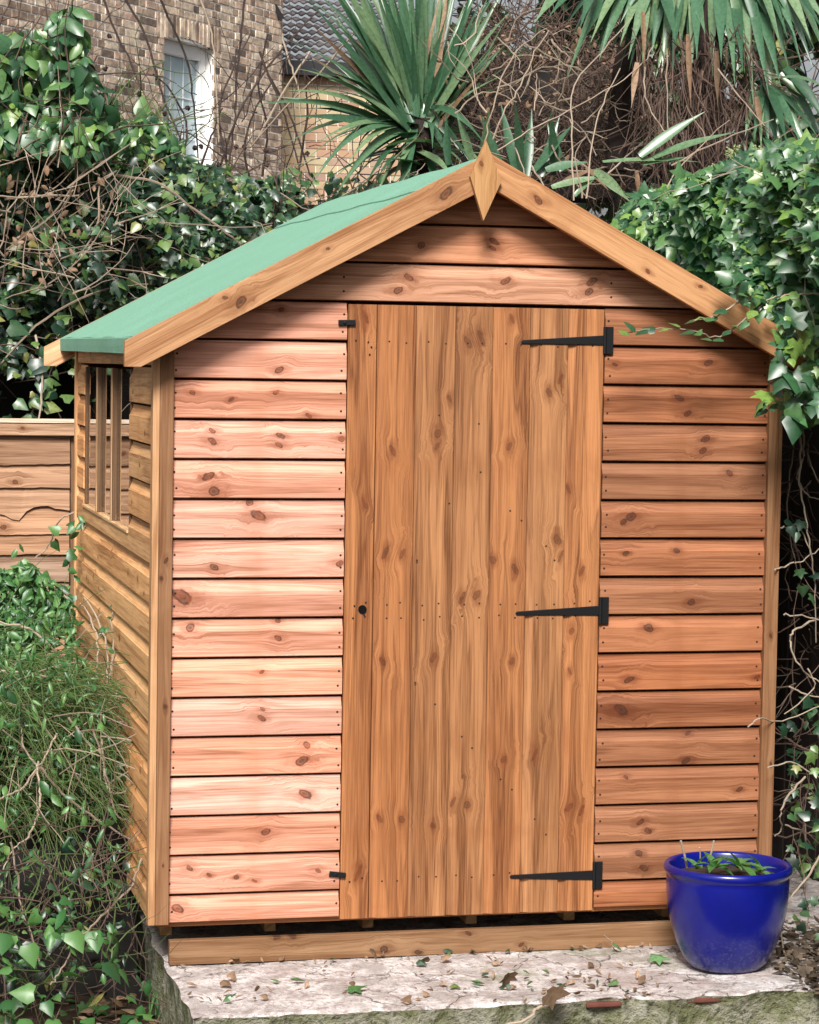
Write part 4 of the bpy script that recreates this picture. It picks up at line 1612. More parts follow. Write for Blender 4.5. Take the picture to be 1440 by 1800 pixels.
for i, (px, py) in enumerate([(193, 63), (186, 121), (215, 151), (226, 150), (245, 165), (276, 136), (290, 200), (330, 190), (343, 260), (430, 258), (415, 258), (470, 290), (540, 270), (385, 290), (353, 258), (120, 200), (150, 205), (468, 265), (200, 160), (125, 220)]):
    c = at(px, py, 4.85)
    mb = MB()
    for k in range(16):
        a, b = rng.uniform(0, 6.28), rng.uniform(-1, 1)
        rr = 0.013
        q = c + rr * np.array([math.cos(a) * math.sqrt(1 - b * b), math.sin(a) * math.sqrt(1 - b * b), b])
        mb.tube([c, q], 0.006, 0.0045, 4)
    mb.build('seed_head', M['darkbark'], bare)

# 5. dry pale twigs at far left above the fence
dry = thing('dry_twig_bush', 'bleached dead twiggy bush in the ivy at left edge', 'shrub', tuple(at(110, 400, 3.9) * [1, 1, 0] + [0, 0, -0.33]))
n = 85
S = region([(-20, 260), (60, 230), (200, 300), (230, 420), (190, 530), (60, 520), (-20, 500)], n, 3.7, 4.1, 0.2)
twig_mass(dry, S, rand_dirs(n, (0.35, -0.15, 0.5), 0.7), rng.uniform(0.15, 0.5, n), 0.0030, M['paletwig'], wig=0.22)
P = region([(-20, 260), (60, 230), (200, 320), (190, 480), (20, 500)], 130, 3.8, 4.1, 0.2)
foliage(dry, P, 0.035, [OVAL], M['deadleaf'], name='dead_leaves')


# 6. strap-leaved cordylines
def strap(parent, base, d0, L, wd, droop, mat, twist=0.0, name='leaf', seg=9, stiff=1.5):
    """a sword leaf: keeled strip curving down under its own weight"""
    base = np.array(base, float)
    d = np.array(d0, float)
    d /= np.linalg.norm(d)
    vs, fs = [], []
    p = base.copy()
    step = L / seg
    side0 = np.cross(d, [0, 0, 1.0])
    if np.linalg.norm(side0) < 0.15:
        side0 = np.array([1.0, 0.2, 0])
    side0 /= np.linalg.norm(side0)
    for i in range(seg + 1):
        t_ = i / seg
        side = side0 - (side0 @ d) * d
        side /= np.linalg.norm(side)
        nn = np.cross(side, d)
        ca, sa = math.cos(twist), math.sin(twist)
        s2 = side * ca + nn * sa
        n2 = -side * sa + nn * ca
        wv = wd * (0.62 + 0.38 * math.sin(math.pi * min(1, t_ * 1.25))) * (1 - t_ ** 3.2)
        wv = max(wv, 0.001)
        vs += [p - s2 * wv / 2 + n2 * wv * 0.16, p.copy(), p + s2 * wv / 2 + n2 * wv * 0.16]
        d = d + np.array([0, 0, -droop * (t_ ** stiff) / seg * 2.2])
        d /= np.linalg.norm(d)
        p = p + d * step
    for i in range(seg):
        for k in range(2):
            a = i * 3 + k
            fs.append((a, a + 1, a + 4, a + 3))
    return MB().add(vs, fs).build(name, mat, parent, smooth=True)


def strap_to(parent, A, B, wd, sag, mat, twist=0.0, name='leaf'):
    """sword leaf from A to B with a sagging or arching curve"""
    A = np.array(A, float)
    B = np.array(B, float)
    seg = 10
    vs, fs = [], []
    L = np.linalg.norm(B - A)
    P_ = [A + (B - A) * t_ + np.array([0, 0, sag * L * 4 * t_ * (1 - t_)]) for t_ in np.linspace(0, 1, seg + 1)]
    for i in range(seg + 1):
        t_ = i / seg
        d = P_[min(i + 1, seg)] - P_[max(i - 1, 0)]
        d /= np.linalg.norm(d)
        v = P_[i] - CAM
        side = np.cross(d, np.array([-0.3, -0.75, 0.6]))
        side /= np.linalg.norm(side) + 1e-9
        nn = np.cross(side, d)
        s2 = side * math.cos(twist) + nn * math.sin(twist)
        n2 = -side * math.sin(twist) + nn * math.cos(twist)
        wv = max(wd * (0.60 + 0.40 * math.sin(math.pi * min(1, t_ * 1.2))) * (1 - t_ ** 3.0), 0.001)
        vs += [P_[i] - s2 * wv / 2 + n2 * wv * 0.18, P_[i], P_[i] + s2 * wv / 2 + n2 * wv * 0.18]
    for i in range(seg):
        for k in range(2):
            a = i * 3 + k
            fs.append((a, a + 1, a + 4, a + 3))
    return MB().add(vs, fs).build(name, mat, parent, smooth=True)


c1 = at(742, 225, 4.3)
cord = thing('strappy_palm', 'upright strap leaved palm like plant just behind the shed ridge', 'palm', tuple(c1 * [1, 1, 0] + [0, 0, -0.33]))
mb = MB()
mb.tube(smooth_path([c1 + [0.03, 0.1, -2.5], c1 + [0.04, 0.1, -1.3], c1 + [0.0, 0.05, -0.3], c1 + [0, 0, 0.05]], 5), 0.07, 0.05, 9)
mb.build('trunk', M['darkbark'], cord)
# upright fan seen in the photograph: (base px, tip px)
ups = [((700, 150), (612, -30)), ((705, 140), (640, -60)), ((715, 130), (665, -60)), ((722, 140), (690, -70)), ((730, 130), (715, -80)), ((738, 140), (738, -70)), ((745, 140), (762, -60)), ((752, 140), (785, -40)), ((757, 150), (805, 0)),
       ((690, 180), (560, -10)), ((680, 160), (570, -40)), ((700, 165), (590, 20)), ((715, 160), (655, 10)), ((742, 160), (770, 40)), ((750, 170), (795, 60)), ((728, 170), (705, 0)), ((760, 170), (830, 30)), ((735, 180), (745, 90)),
       ((690, 190), (515, 68)), ((700, 195), (560, 105)), ((690, 200), (608, 78)), ((712, 185), (620, 40)), ((695, 205), (535, 120)), ((690, 200), (590, 140)), ((700, 212), (612, 165)), ((745, 170), (785, 85)), ((757, 185), (810, 90)),
       ((690, 215), (500, 170)), ((685, 220), (470, 185)), ((690, 215), (520, 160)), ((688, 225), (530, 205)), ((690, 225), (560, 190)), ((760, 160), (850, -20)), ((765, 170), (880, 30)), ((745, 190), (760, 95)), ((720, 190), (742, 60))]
for (a, b) in ups:
    Yt = 4.3 + rng.uniform(-0.45, 0.35)
    strap_to(cord, at(a[0] * .45 + 742 * .55, a[1] * .4 + 250 * .6, 4.3 + rng.uniform(-.06, .06)), at(b[0] + (b[0] - 735) * .08, b[1] - (60 if b[1] < 40 else 0), Yt), rng.uniform(0.034, 0.052), rng.uniform(-0.01, 0.035) + (0.05 if b[0] < 600 else 0), M['strap'], rng.uniform(-0.5, 0.5))
lows = [((690, 215), (520, 300), 0.12), ((690, 210), (545, 330), 0.14), ((680, 215), (500, 255), 0.1), ((690, 225), (560, 300), 0.10), ((700, 230), (590, 345), 0.10), ((690, 235), (600, 330), 0.12), ((700, 240), (640, 330), 0.08), ((680, 225), (560, 250), 0.08),
        ((720, 245), (690, 320), 0.04), ((770, 200), (815, 270), 0.05), ((765, 210), (800, 300), 0.05), ((775, 190), (850, 250), 0.08), ((770, 200), (830, 290), 0.06), ((700, 250), (660, 350), 0.06), ((690, 225), (610, 290), 0.1)]
for (a, b, s_) in lows:
    strap_to(cord, at(a[0] * .5 + 735 * .5, a[1], 4.3), at(b[0], b[1], 4.3 - rng.uniform(0.1, 0.55)), rng.uniform(0.030, 0.052), s_, M['strap'], rng.uniform(-0.6, 0.6))
for i in range(110):
    bx = rng.uniform(530, 900)
    strap_to(cord, at(742 + rng.normal(0, 10), 250 + rng.normal(0, 12), 4.35), at(bx, rng.uniform(-140, 60) + abs(bx - 720) * 0.45, 4.35 + rng.uniform(-0.35, 0.5)), rng.uniform(0.026, 0.046), rng.uniform(0.0, 0.06), M['strap'] if i % 12 else M['deadleaf'], rng.uniform(-0.6, 0.6))
for i in range(30):
    a = rng.uniform(0, 6.28)
    el = rng.uniform(-0.2, 1.3)
    strap(cord, c1 + rng.normal(0, 0.03, 3), (math.cos(a) * math.cos(el), abs(math.sin(a)) * math.cos(el) * 0.9 + .1, math.sin(el)), rng.uniform(0.45, 0.75), rng.uniform(0.035, 0.055), rng.uniform(0.3, 1.1), M['strap'], rng.uniform(-.3, .3))
for i in range(34):
    a = rng.uniform(-2.9, -0.2)
    el = rng.uniform(-0.75, 0.35)
    strap(cord, c1 + rng.normal(0, 0.04, 3) - [0, 0, rng.uniform(0, 0.25)], (math.cos(a) * math.cos(el), math.sin(a) * math.cos(el) * .7, math.sin(el)), rng.uniform(0.35, 0.6), rng.uniform(0.035, 0.055), rng.uniform(0.5, 1.5), M['strap'] if i % 4 else M['deadleaf'], rng.uniform(-.3, .3))
# upright blades low at the ridge, right of the finial
for (a, b) in (((880, 300), (845, 200)), ((905, 300), (880, 180)), ((925, 310), (935, 190)), ((950, 310), (985, 200)), ((975, 300), (968, 195)), ((830, 290), (800, 190)), ((850, 290), (862, 185)), ((990, 300), (962, 215)), ((915, 300), (905, 175)), ((790, 290), (785, 200)), ((940, 300), (1010, 215))):
    strap_to(cord, at(a[0], a[1], 4.0), at(b[0], b[1], 4.0 + rng.uniform(-.2, .2)), 0.05, 0.0, M['strap'], rng.uniform(-.8, .8))

c2 = at(1235, -60, 3.9)
cord2 = thing('strappy_palm', 'taller palm like plant with long drooping strap leaves and dead brown skirt at upper right', 'palm', tuple(c2 * [1, 1, 0] + [0, 0, -0.33]))
mb = MB()
mb.tube(smooth_path([at(1245, 420, 4.0), at(1240, 250, 4.0), at(1238, 100, 3.95), c2], 6), 0.10, 0.08, 10)
mb.tube(smooth_path([at(1082, 300, 4.3), at(1088, 220, 4.3), at(1095, 130, 4.25), at(1120, 30, 4.2)], 6), 0.055, 0.05, 9)
mb.build('trunk', M['darkbark'], cord2)
drops = [((1125, -30), (1128, 105)), ((1135, -30), (1130, 110)), ((1170, -40), (1145, 100)), ((1180, -40), (1180, 100)), ((1205, -40), (1196, 85)), ((1225, -30), (1225, 105)), ((1250, -40), (1252, 135)), ((1265, -40), (1268, 110)), ((1275, -40), (1292, 150)),
         ((1290, -30), (1306, 125)), ((1300, -30), (1325, 185)), ((1315, -30), (1352, 170)), ((1325, -30), (1372, 150)), ((1340, -40), (1388, 125)), ((1285, -30), (1322, 160)), ((1195, -20), (1152, 140)), ((1100, -40), (1050, 45)), ((1090, -30), (1085, 40)), ((1060, -30), (995, 45)),
         ((1050, -40), (1020, 50)), ((1110, -20), (1100, 60)), ((1350, -40), (1400, 70)), ((1370, -40), (1425, 70)), ((1380, -40), (1450, 60)), ((1240, -20), (1215, 70)), ((1310, -20), (1345, 90)), ((1030, -30), (965, 30)), ((1000, -30), (940, 40)), ((1160, -30), (1188, 75)), ((1330, -20), (1365, 230)), ((1215, -20), (1240, 60))]
for (a, b) in drops:
    strap_to(cord2, at(a[0], a[1], 3.85 + rng.uniform(-0.1, 0.1)), at(b[0], b[1], 3.6 + rng.uniform(-0.2, 0.25)), rng.uniform(0.045, 0.062), 0.04, M['strap'], rng.uniform(-0.5, 0.5))
for i in range(60):
    x0 = rng.uniform(1040, 1420)
    strap_to(cord2, at(x0 * .8 + 1235 * .2, -50, 3.95 + rng.uniform(-.2, .1)), at(x0 + (x0 - 1235) * .25, rng.uniform(40, 140), 3.75 + rng.uniform(-0.25, 0.3)), rng.uniform(0.04, 0.06), 0.05, M['strap'], rng.uniform(-0.6, 0.6))
# right-hand lower tuft
for (a, b) in (((1340, 150), (1352, 270)), ((1345, 150), (1385, 260)), ((1350, 150), (1410, 260)), ((1340, 160), (1325, 250)), ((1355, 150), (1440, 245)), ((1360, 160), (1425, 275)), ((1345, 170), (1370, 285)), ((1350, 130), (1450, 200)), ((1335, 170), (1338, 262)), ((1360, 140), (1460, 160)), ((1330, 160), (1310, 240)), ((1380, 120), (1460, 230)), ((1370, 130), (1455, 260))):
    strap_to(cord2, at(a[0], a[1], 3.7), at(b[0], b[1], 3.4 + rng.uniform(-.15, .2)), rng.uniform(0.035, 0.055), 0.06, M['strap'], rng.uniform(-.5, .5))
# fallen and leaning blades above the right slope
for (a, b, w_) in (((1150, 278), (1295, 232), 0.055), ((1125, 275), (1240, 196), 0.05), ((1060, 285), (1232, 285), 0.03), ((960, 300), (1035, 285), 0.05), ((1045, 300), (1108, 355), 0.05), ((970, 330), (1070, 310), 0.04), ((1010, 345), (1060, 300), 0.03), ((1130, 290), (1220, 276), 0.025)):
    strap_to(cord2, at(a[0], a[1], 3.3), at(b[0], b[1], 3.3), w_, 0.02, M['strap'], rng.uniform(-.3, .3), name='fallen_blade')
for (a, b) in (((1130, 20), (1132, 120)), ((1210, 60), (1215, 190)), ((1260, 90), (1262, 190)), ((1330, 170), (1340, 230)), ((1118, 300), (1122, 350)), ((990, 320), (1040, 300)), ((1030, 295), (1070, 335)), ((1120, 110), (1110, 190))):
    strap_to(cord2, at(a[0], a[1], 3.5), at(b[0], b[1], 3.45), 0.03, 0.02, M['deadleaf'], rng.uniform(-.8, .8), name='dead_blade')
n = 420
S = region([(1110, 40), (1330, 40), (1330, 200), (1280, 260), (1130, 260)], n, 3.6, 4.1, 0.1)
twig_mass(cord2, S, rand_dirs(n, (0.05, -0.1, -1.0), 0.35), rng.uniform(0.12, 0.4, n), 0.0035, M['browntwig'], name='dead_fibres', wig=0.25, branch=0.2)

# 7. brown tangle in the centre and behind both palms
tang = thing('dead_climber', 'tangle of brown leafless climber stems between the two palms', 'shrub', tuple(at(960, 200, 5.0) * [1, 1, 0] + [0, 0, -0.33]))
TP = [(780, 40), (880, 10), (1000, 40), (1130, 60), (1130, 340), (1000, 330), (860, 290), (760, 200)]
n = 800
S = region(TP, n, 4.3, 5.6, 0.3, gap=0.25)
twig_mass(tang, S, rand_dirs(n, (0, 0, -0.1), 0.9), rng.uniform(0.12, 0.5, n), 0.0032, M['browntwig'], wig=0.6)
n = 90
S = region([(780, 60), (1130, 60), (1130, 330), (860, 300)], n, 4.0, 4.4, 0.2)
twig_mass(tang, S, rand_dirs(n, (0.1, 0, 0.1), 0.9), rng.uniform(0.12, 0.45, n), 0.0035, M['paletwig'], name='pale_twigs', wig=0.5)
P = region(TP, 260, 4.2, 5.4, 0.3, gap=0.4)
foliage(tang, P, 0.030, [OVAL], M['deadleaf'], name='withered_leaves')
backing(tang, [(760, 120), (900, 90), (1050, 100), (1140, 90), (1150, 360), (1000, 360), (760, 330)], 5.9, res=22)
mb = MB()
for pts in ([(853, 250, 3.2), (865, 190, 3.2), (890, 120, 3.3), (925, 75, 3.4), (960, 50, 3.5)], [(866, 245, 3.2), (890, 190, 3.2), (915, 150, 3.3), (940, 90, 3.4), (965, 55, 3.5)], [(875, 265, 3.0), (930, 230, 3.1), (1000, 195, 3.2), (1080, 150, 3.4), (1130, 110, 3.5), (1150, 80, 3.6)],
            [(800, 200, 3.4), (830, 170, 3.4), (870, 162, 3.4), (910, 180, 3.4)], [(1010, 350, 2.9), (1005, 240, 3.0), (1010, 150, 3.1), (1060, 90, 3.3), (1110, 30, 3.5)], [(1032, 350, 2.9), (1040, 250, 3.0), (1060, 180, 3.1), (1090, 120, 3.2)],
            [(1025, 350, 2.9), (1012, 280, 3.0), (1030, 240, 3.0)], [(1132, 120, 3.4), (1135, 170, 3.4), (1160, 220, 3.4), (1180, 245, 3.4)], [(1262, 120, 3.3), (1300, 170, 3.3), (1345, 220, 3.3)], [(1170, 90, 3.4), (1174, 180, 3.4), (1178, 255, 3.4)], [(920, 75, 3.5), (970, 100, 3.5), (1030, 130, 3.5)], [(905, 260, 3.1), (925, 310, 3.0)], [(935, 290, 3.0), (965, 345, 3.0)],
            [(1180, 290, 3.1), (1270, 245, 3.1), (1360, 210, 3.1)]):
    mb.tube(pxpath(pts, 4, 0.003), 0.0038, 0.0022, 5)
mb.build('canes', M['paletwig'], tang)

# 8. distant evergreen mass behind everything on the right
tree = thing('evergreen_tree', 'dark evergreen tree behind the two palms', 'tree', tuple(at(1150, 300, 8.5) * [1, 1, 0] + [0, 0, -0.33]))
mb = MB()
mb.tube(smooth_path([at(1150, 900, 8.5), at(1140, 400, 8.5), at(1160, 0, 8.5)], 5), 0.16, 0.08, 9)
mb.tube(smooth_path([at(1145, 300, 8.5), at(1010, 60, 8.4), at(930, -60, 8.2)], 5), 0.07, 0.03, 7)
mb.tube(smooth_path([at(1145, 250, 8.5), at(1300, 60, 8.4), at(1400, -40, 8.2)], 5), 0.07, 0.03, 7)
mb.build('trunk', M['darkbark'], tree)
P = region([(760, -330), (1900, -380), (1950, 420), (1000, 420), (790, 300)], 17000, 7.2, 9.4, 0.7, scale=1.2, gap=0.38, gscale=1.6)
q_ = project(P)
P = P[~(((np.abs(q_[:, 0] - 922) < 26) & (q_[:, 1] < 85)) | ((q_[:, 0] > 1405) & (np.abs(q_[:, 1] - 140) < 60)))]
foliage(tree, P, 0.085, [OVAL, IVY2], M['ivy'], name='crown')
n = 300
S = region([(800, -40), (1500, -40), (1500, 400), (820, 300)], n, 7.0, 8.5, 0.3)
twig_mass(tree, S, rand_dirs(n, (0, -0.2, 0.1), 0.8), rng.uniform(0.3, 1.0, n), 0.006, M['browntwig'], name='branches')

# 9. ivy over the right-hand boundary
IR = [(1085, 395), (1120, 345), (1165, 330), (1210, 312), (1260, 300), (1300, 285), (1340, 262), (1400, 262), (1500, 235), (1500, 760), (1440, 730), (1400, 745), (1385, 700), (1388, 630), (1362, 575), (1310, 520), (1250, 480), (1180, 435)]
ivr = thing('ivy_hedge', 'dense glossy ivy spilling over the right roof edge of the shed', 'hedge', tuple(at(1400, 600, 1.0) * [1, 1, 0] + [0, 0, -0.33]))


def right_y(px, py):
    # ivy leans over the roof: farther back towards the ridge, nearer at the outer edge
    return np.clip((1380 - px) / 300.0, -0.2, 1.0) * 1.9


P = region(IR, 9000, 0.05, 1.1, bumpy=0.25, scale=3.2, gap=0.30, gscale=4.0, yslope=right_y)
foliage(ivr, P, 0.044, [IVY, IVY, IVY2], M['ivyfresh'], singles=0, out=(-0.25, -0.75, 0.6), name='inner_foliage')
P = region(IR, 4300, -0.15, 0.25, bumpy=0.22, scale=3.2, gap=0.40, gscale=4.0, yslope=right_y)
foliage(ivr, P, 0.040, [IVY, IVY, IVY2], M['ivyfresh'], singles=290, out=(-0.25, -0.75, 0.6))
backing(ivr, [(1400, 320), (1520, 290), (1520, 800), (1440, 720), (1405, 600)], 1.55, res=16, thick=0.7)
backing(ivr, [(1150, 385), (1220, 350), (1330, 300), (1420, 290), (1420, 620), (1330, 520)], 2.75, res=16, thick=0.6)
n = 70
S = region(IR, n, 0.1, 0.6, 0.1, yslope=right_y)
twig_mass(ivr, S, rand_dirs(n, (0.5, -0.1, 0.5), 0.5), rng.uniform(0.1, 0.35, n), 0.0022, M['paletwig'], wig=0.4)
# leaves over the barge end and two sprays across the gable boards
P = region([(1285, 470), (1345, 500), (1352, 548), (1310, 535), (1265, 490)], 30, -0.26, -0.16, 0.03)
foliage(ivr, P, 0.031, [IVY, IVY2], M['ivyfresh'], out=(-0.25, -0.8, 0.55), name='edge_leaves')
P = region([(1372, 560), (1450, 540), (1450, 740), (1400, 745), (1340, 715), (1335, 680), (1372, 660)], 110, -0.30, -0.12, 0.05)
foliage(ivr, P, 0.050, [IVY, IVY2], M['ivyfresh'], out=(-0.25, -0.8, 0.55), name='corner_leaves')
mb = MB()
sprays = [[(1350, 530, -0.22), (1310, 560, -0.24), (1265, 592, -0.24), (1215, 580, -0.22), (1150, 578, -0.2), (1100, 584, -0.2)], [(1300, 530, -0.24), (1260, 555, -0.24), (1215, 563, -0.23)], [(1440, 515, -0.2), (1380, 520, -0.22), (1330, 530, -0.22)]]
lp, ln = [], []
for pts in sprays:
    path = pxpath(pts, 6)
    mb.tube(path, 0.0028, 0.0016, 5)
    for q in path[4::2]:
        lp.append(q + np.array([0, -0.006, rng.uniform(-0.004, 0.008)]))
mb.build('runner', M['paletwig'], ivr)
lp = np.array(lp)
nn = np.array([[-0.1, -0.35, 1.0]] * len(lp)) + rng.normal(0, 0.3, (len(lp), 3))
tt = np.array([[-1.0, -0.3, 0.1]] * len(lp)) + rng.normal(0, 0.5, (len(lp), 3))
leaf_mesh_object(lp, nn, tt, rng.uniform(0.028, 0.046, len(lp)), [IVY2], 'runner_leaves', M['ivyfresh'], ivr)
# pale flower heads on the ivy
for (px, py) in ((1290, 265), (1345, 280), (1330, 270), (1255, 300), (1398, 425), (1385, 440), (1365, 445), (1410, 415), (1430, 440)):
    c = at(px, py, 0.1 + float(right_y(np.array([px]), 0)[0]) - 0.05)
    mb = MB()
    for k in range(22):
        v = rng.normal(0, 1, 3)
        v /= np.linalg.norm(v)
        q = c + 0.022 * v
        mb.tube([c, q], 0.0012, 0.0012, 3)
        mb.tube([q, q + 0.005 * v], 0.0035, 0.0028, 5)
    mb.build('umbel', M['umbel'], ivr)

# the same hedge goes on towards the camera along the right-hand boundary, beyond the frame
n = 5200
P = np.stack([rng.uniform(2.15, 3.0, n), rng.uniform(-4.8, -0.15, n), rng.uniform(-0.2, 2.75, n)], 1)
P[:, 0] = 2.25 + (rng.random(n) ** 1.5) * 0.7 + 0.3 * (vn(P, 1.6) - 0.5)
foliage(ivr, P, 0.085, [IVY2], M['ivyfresh'], out=(-0.8, -0.2, 0.5), name='hedge_foliage')
mb = MB()
vs, fs = [], []
for j in range(13):
    for i in range(20):
        q = np.array([[2.55, -4.8 + i * 0.25, -0.4 + j * 0.25]])
        vs.append((2.55 + 0.3 * (vn(q, 2.0)[0] - 0.5), q[0, 1], q[0, 2]))
for j in range(12):
    for i in range(19):
        a = j * 20 + i
        fs.append((a, a + 20, a + 21, a + 1))
mb.add(vs, fs).build('shade_backing', M['hollow_shade'], ivr, smooth=True)  # near-black sheet inside the hedge, shade put in as colour

# 10. bare vine stems down the right edge, with a few leaves
vine = thing('bare_vine', 'knotted bare vine stems with few ivy leaves hanging right of the shed', 'vine', tuple(at(1410, 1600, 0.1) * [1, 1, 0] + [0, 0, -0.2]))
mb = MB()
vp = [[(1405, 740, .1), (1408, 800, .1), (1405, 850, .05), (1415, 900, .0), (1425, 960, .0), (1432, 1030, .05), (1435, 1130, .1)], [(1412, 745, .1), (1412, 800, .12), (1402, 840, .1), (1420, 870, .1), (1445, 880, .1)], [(1370, 930, .0), (1390, 925, .0), (1410, 935, .0), (1425, 975, .0)],
      [(1362, 1002, -.05), (1390, 992, -.03), (1412, 985, .0), (1445, 960, .05)], [(1432, 1090, .1), (1395, 1110, .0), (1390, 1130, .0), (1405, 1170, .0), (1425, 1190, .05), (1445, 1200, .05)], [(1420, 1175, .05), (1430, 1210, .05), (1380, 1255, .0)], [(1316, 1277, -.1), (1335, 1262, -.1), (1375, 1267, -.05), (1445, 1240, .0)],
      [(1388, 1208, .05), (1420, 1222, .05), (1450, 1228, .05)], [(1352, 1350, -.1), (1390, 1340, -.08), (1420, 1355, -.05), (1445, 1370, -.05)], [(1415, 1365, -.05), (1385, 1400, -.08), (1372, 1430, -.08), (1373, 1460, -.08), (1362, 1470, -.08)], [(1445, 1500, -.1), (1420, 1540, -.2), (1390, 1580, -.25), (1374, 1620, -.25), (1380, 1680, -.25), (1395, 1720, -.25)],
      [(1380, 1450, -.05), (1410, 1460, -.05), (1420, 1465, -.05), (1445, 1450, -.05)], [(1400, 750, .2), (1390, 830, .2), (1385, 900, .2), (1400, 1000, .2)], [(1425, 760, .2), (1420, 800, .15), (1440, 850, .1)], [(1375, 1080, .1), (1410, 1083, .1), (1445, 1090, .1)]]
for pts in vp:
    pts = [(x, y, Y + 0.05 if x > 1372 else Y) for x, y, Y in pts]
    mb.tube(pxpath(pts, 5), 0.0036 if len(pts) > 4 else 0.0027, 0.0017, 6)
mb.build('stems', M['paletwig'], vine)
n = 110
S = region([(1385, 760), (1450, 740), (1450, 1500), (1392, 1500)], n, 0.15, 0.6, 0.1)
twig_mass(vine, S, rand_dirs(n, (0, 0, -0.5), 0.7), rng.uniform(0.1, 0.4, n), 0.0022, M['browntwig'], wig=0.5)
vl = [(1390, 925), (1400, 935), (1382, 912), (1405, 1000), (1412, 1030), (1440, 1010), (1430, 1310), (1412, 1425), (1425, 1435), (1388, 1430), (1425, 1580), (1420, 1585), (1395, 1608), (1410, 1600), (1385, 1690), (1395, 1670), (1425, 1720), (1440, 1640), (1432, 1350), (1400, 1345), (1440, 1450), (1435, 1290), (1410, 915), (1428, 1045), (1405, 1625), (1440, 1530), (1415, 1480), (1440, 1700), (1400, 1480), (1436, 1420)]
P = np.array([at(x, y, rng.uniform(-0.2, 0.0) if y > 1400 else rng.uniform(-.05, .12)) for x, y in vl])
nn, tt = orient(P, (-0.2, -0.8, 0.5), 0.6)
single_leaves(P, nn, tt, rng.uniform(0.030, 0.046, len(P)), [IVY, IVY2], 'leaf', M['ivy'], vine)
P = region([(1380, 1250), (1460, 1200), (1460, 1760), (1390, 1740)], 80, 0.2, 0.7, 0.1)
foliage(vine, P, 0.036, [IVY, IVY2], M['ivy'])

# 11. bush at left against the shed
BP = [(-80, 985), (20, 1000), (45, 985), (75, 1010), (110, 1030), (128, 1060), (140, 1120), (150, 1200), (120, 1260), (-80, 1300)]
bush = thing('leafy_bush', 'green small leaved bush with arching stems against the left wall', 'bush', tuple(at(60, 1500, 1.4) * [1, 1, 0] + [0, 0, -0.33]))


def bush_y(px, py):
    return np.clip((1250 - py) / 260.0, -0.6, 1.0) * 0.75


P = region([(-330, 1150), (-250, 1040)] + BP[:-1] + [(-80, 1300), (-320, 1320)], 8500, 0.75, 1.6, bumpy=0.22, scale=3.4, gap=0.34, gscale=4.5, yslope=bush_y)
foliage(bush, P, 0.034, [OVAL, LANCE, OVAL], M['bush'], singles=280, out=(-0.1, -0.6, 0.75))
P = region([(-340, 1200), (150, 1180), (200, 1300), (225, 1460), (200, 1700), (-340, 1760)], 800, 0.12, 1.5, bumpy=0.2, gap=0.3, gscale=5)
foliage(bush, P, 0.034, [OVAL, LANCE], M['bush'], name='lower_foliage', out=(0, -0.6, 0.6))
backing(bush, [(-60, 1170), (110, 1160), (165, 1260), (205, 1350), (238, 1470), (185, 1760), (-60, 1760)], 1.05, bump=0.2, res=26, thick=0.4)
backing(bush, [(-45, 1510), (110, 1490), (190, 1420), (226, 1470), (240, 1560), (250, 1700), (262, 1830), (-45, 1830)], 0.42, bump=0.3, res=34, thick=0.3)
P = region([(-340, 1150), (130, 1120), (185, 1250), (215, 1400), (190, 1440), (-340, 1500)], 2600, 0.45, 1.25, bumpy=0.2, gap=0.34, gscale=5)
foliage(bush, P, 0.034, [LANCE], M['bush'], name='narrow_leaves', out=(0.1, -0.6, 0.6), tipdown=0.6)
# ivy climbing up at the rear corner
P = np.array([at(x, y, 1.95 + rng.uniform(-.05, .05)) for x, y in ((138, 905), (145, 910), (120, 925), (105, 935), (95, 950), (130, 925), (130, 960), (128, 985), (122, 982), (118, 1000), (130, 1010), (125, 1030), (140, 935), (150, 915), (128, 1045), (115, 975), (34, 955), (30, 965), (38, 985), (42, 1000), (28, 1005))])
nn, tt = orient(P, (-0.2, -0.8, 0.4), 0.6)
single_leaves(P, nn, tt, rng.uniform(0.035, 0.05, len(P)), [IVY2, OVAL], 'leaf', M['bush'], bush)
# arching thin stems that drape down to the right
n = 110
px = rng.uniform(-60, 205, n)
py = 1225 + 170 * rng.random(n) + np.clip(px - 120, 0, 90) * 0.8
S = at_many(px, py, rng.uniform(0.45, 1.25, n))
mb = MB()
for p in S:
    d = np.array([rng.normal(0.55, 0.5), rng.normal(-0.25, 0.25), rng.normal(0.30, 0.25)])
    mb.tube(wander(p, d, rng.uniform(0.25, 0.6), 8, 0.22, 0.16), 0.0020, 0.0011, 4)
o = mb.build('dry_stems', M['paletwig'], bush)
o['kind'] = 'stuff'
n = 1500
px = rng.uniform(-60, 200, n)
py = 1150 + 290 * rng.random(n) + np.clip(px - 120, 0, 90) * 0.8
S = at_many(px, py, rng.uniform(0.5, 1.3, n))
mb = MB()
for p in S:
    d = np.array([rng.normal(0.4, 0.45), rng.normal(-0.2, 0.25), rng.normal(0.08, 0.30)])
    mb.tube(wander(p, d, rng.uniform(0.2, 0.5), 8, 0.2, 0.22), 0.0016, 0.0009, 4)
o = mb.build('green_stems', M['greenstem'], bush)
o['kind'] = 'stuff'
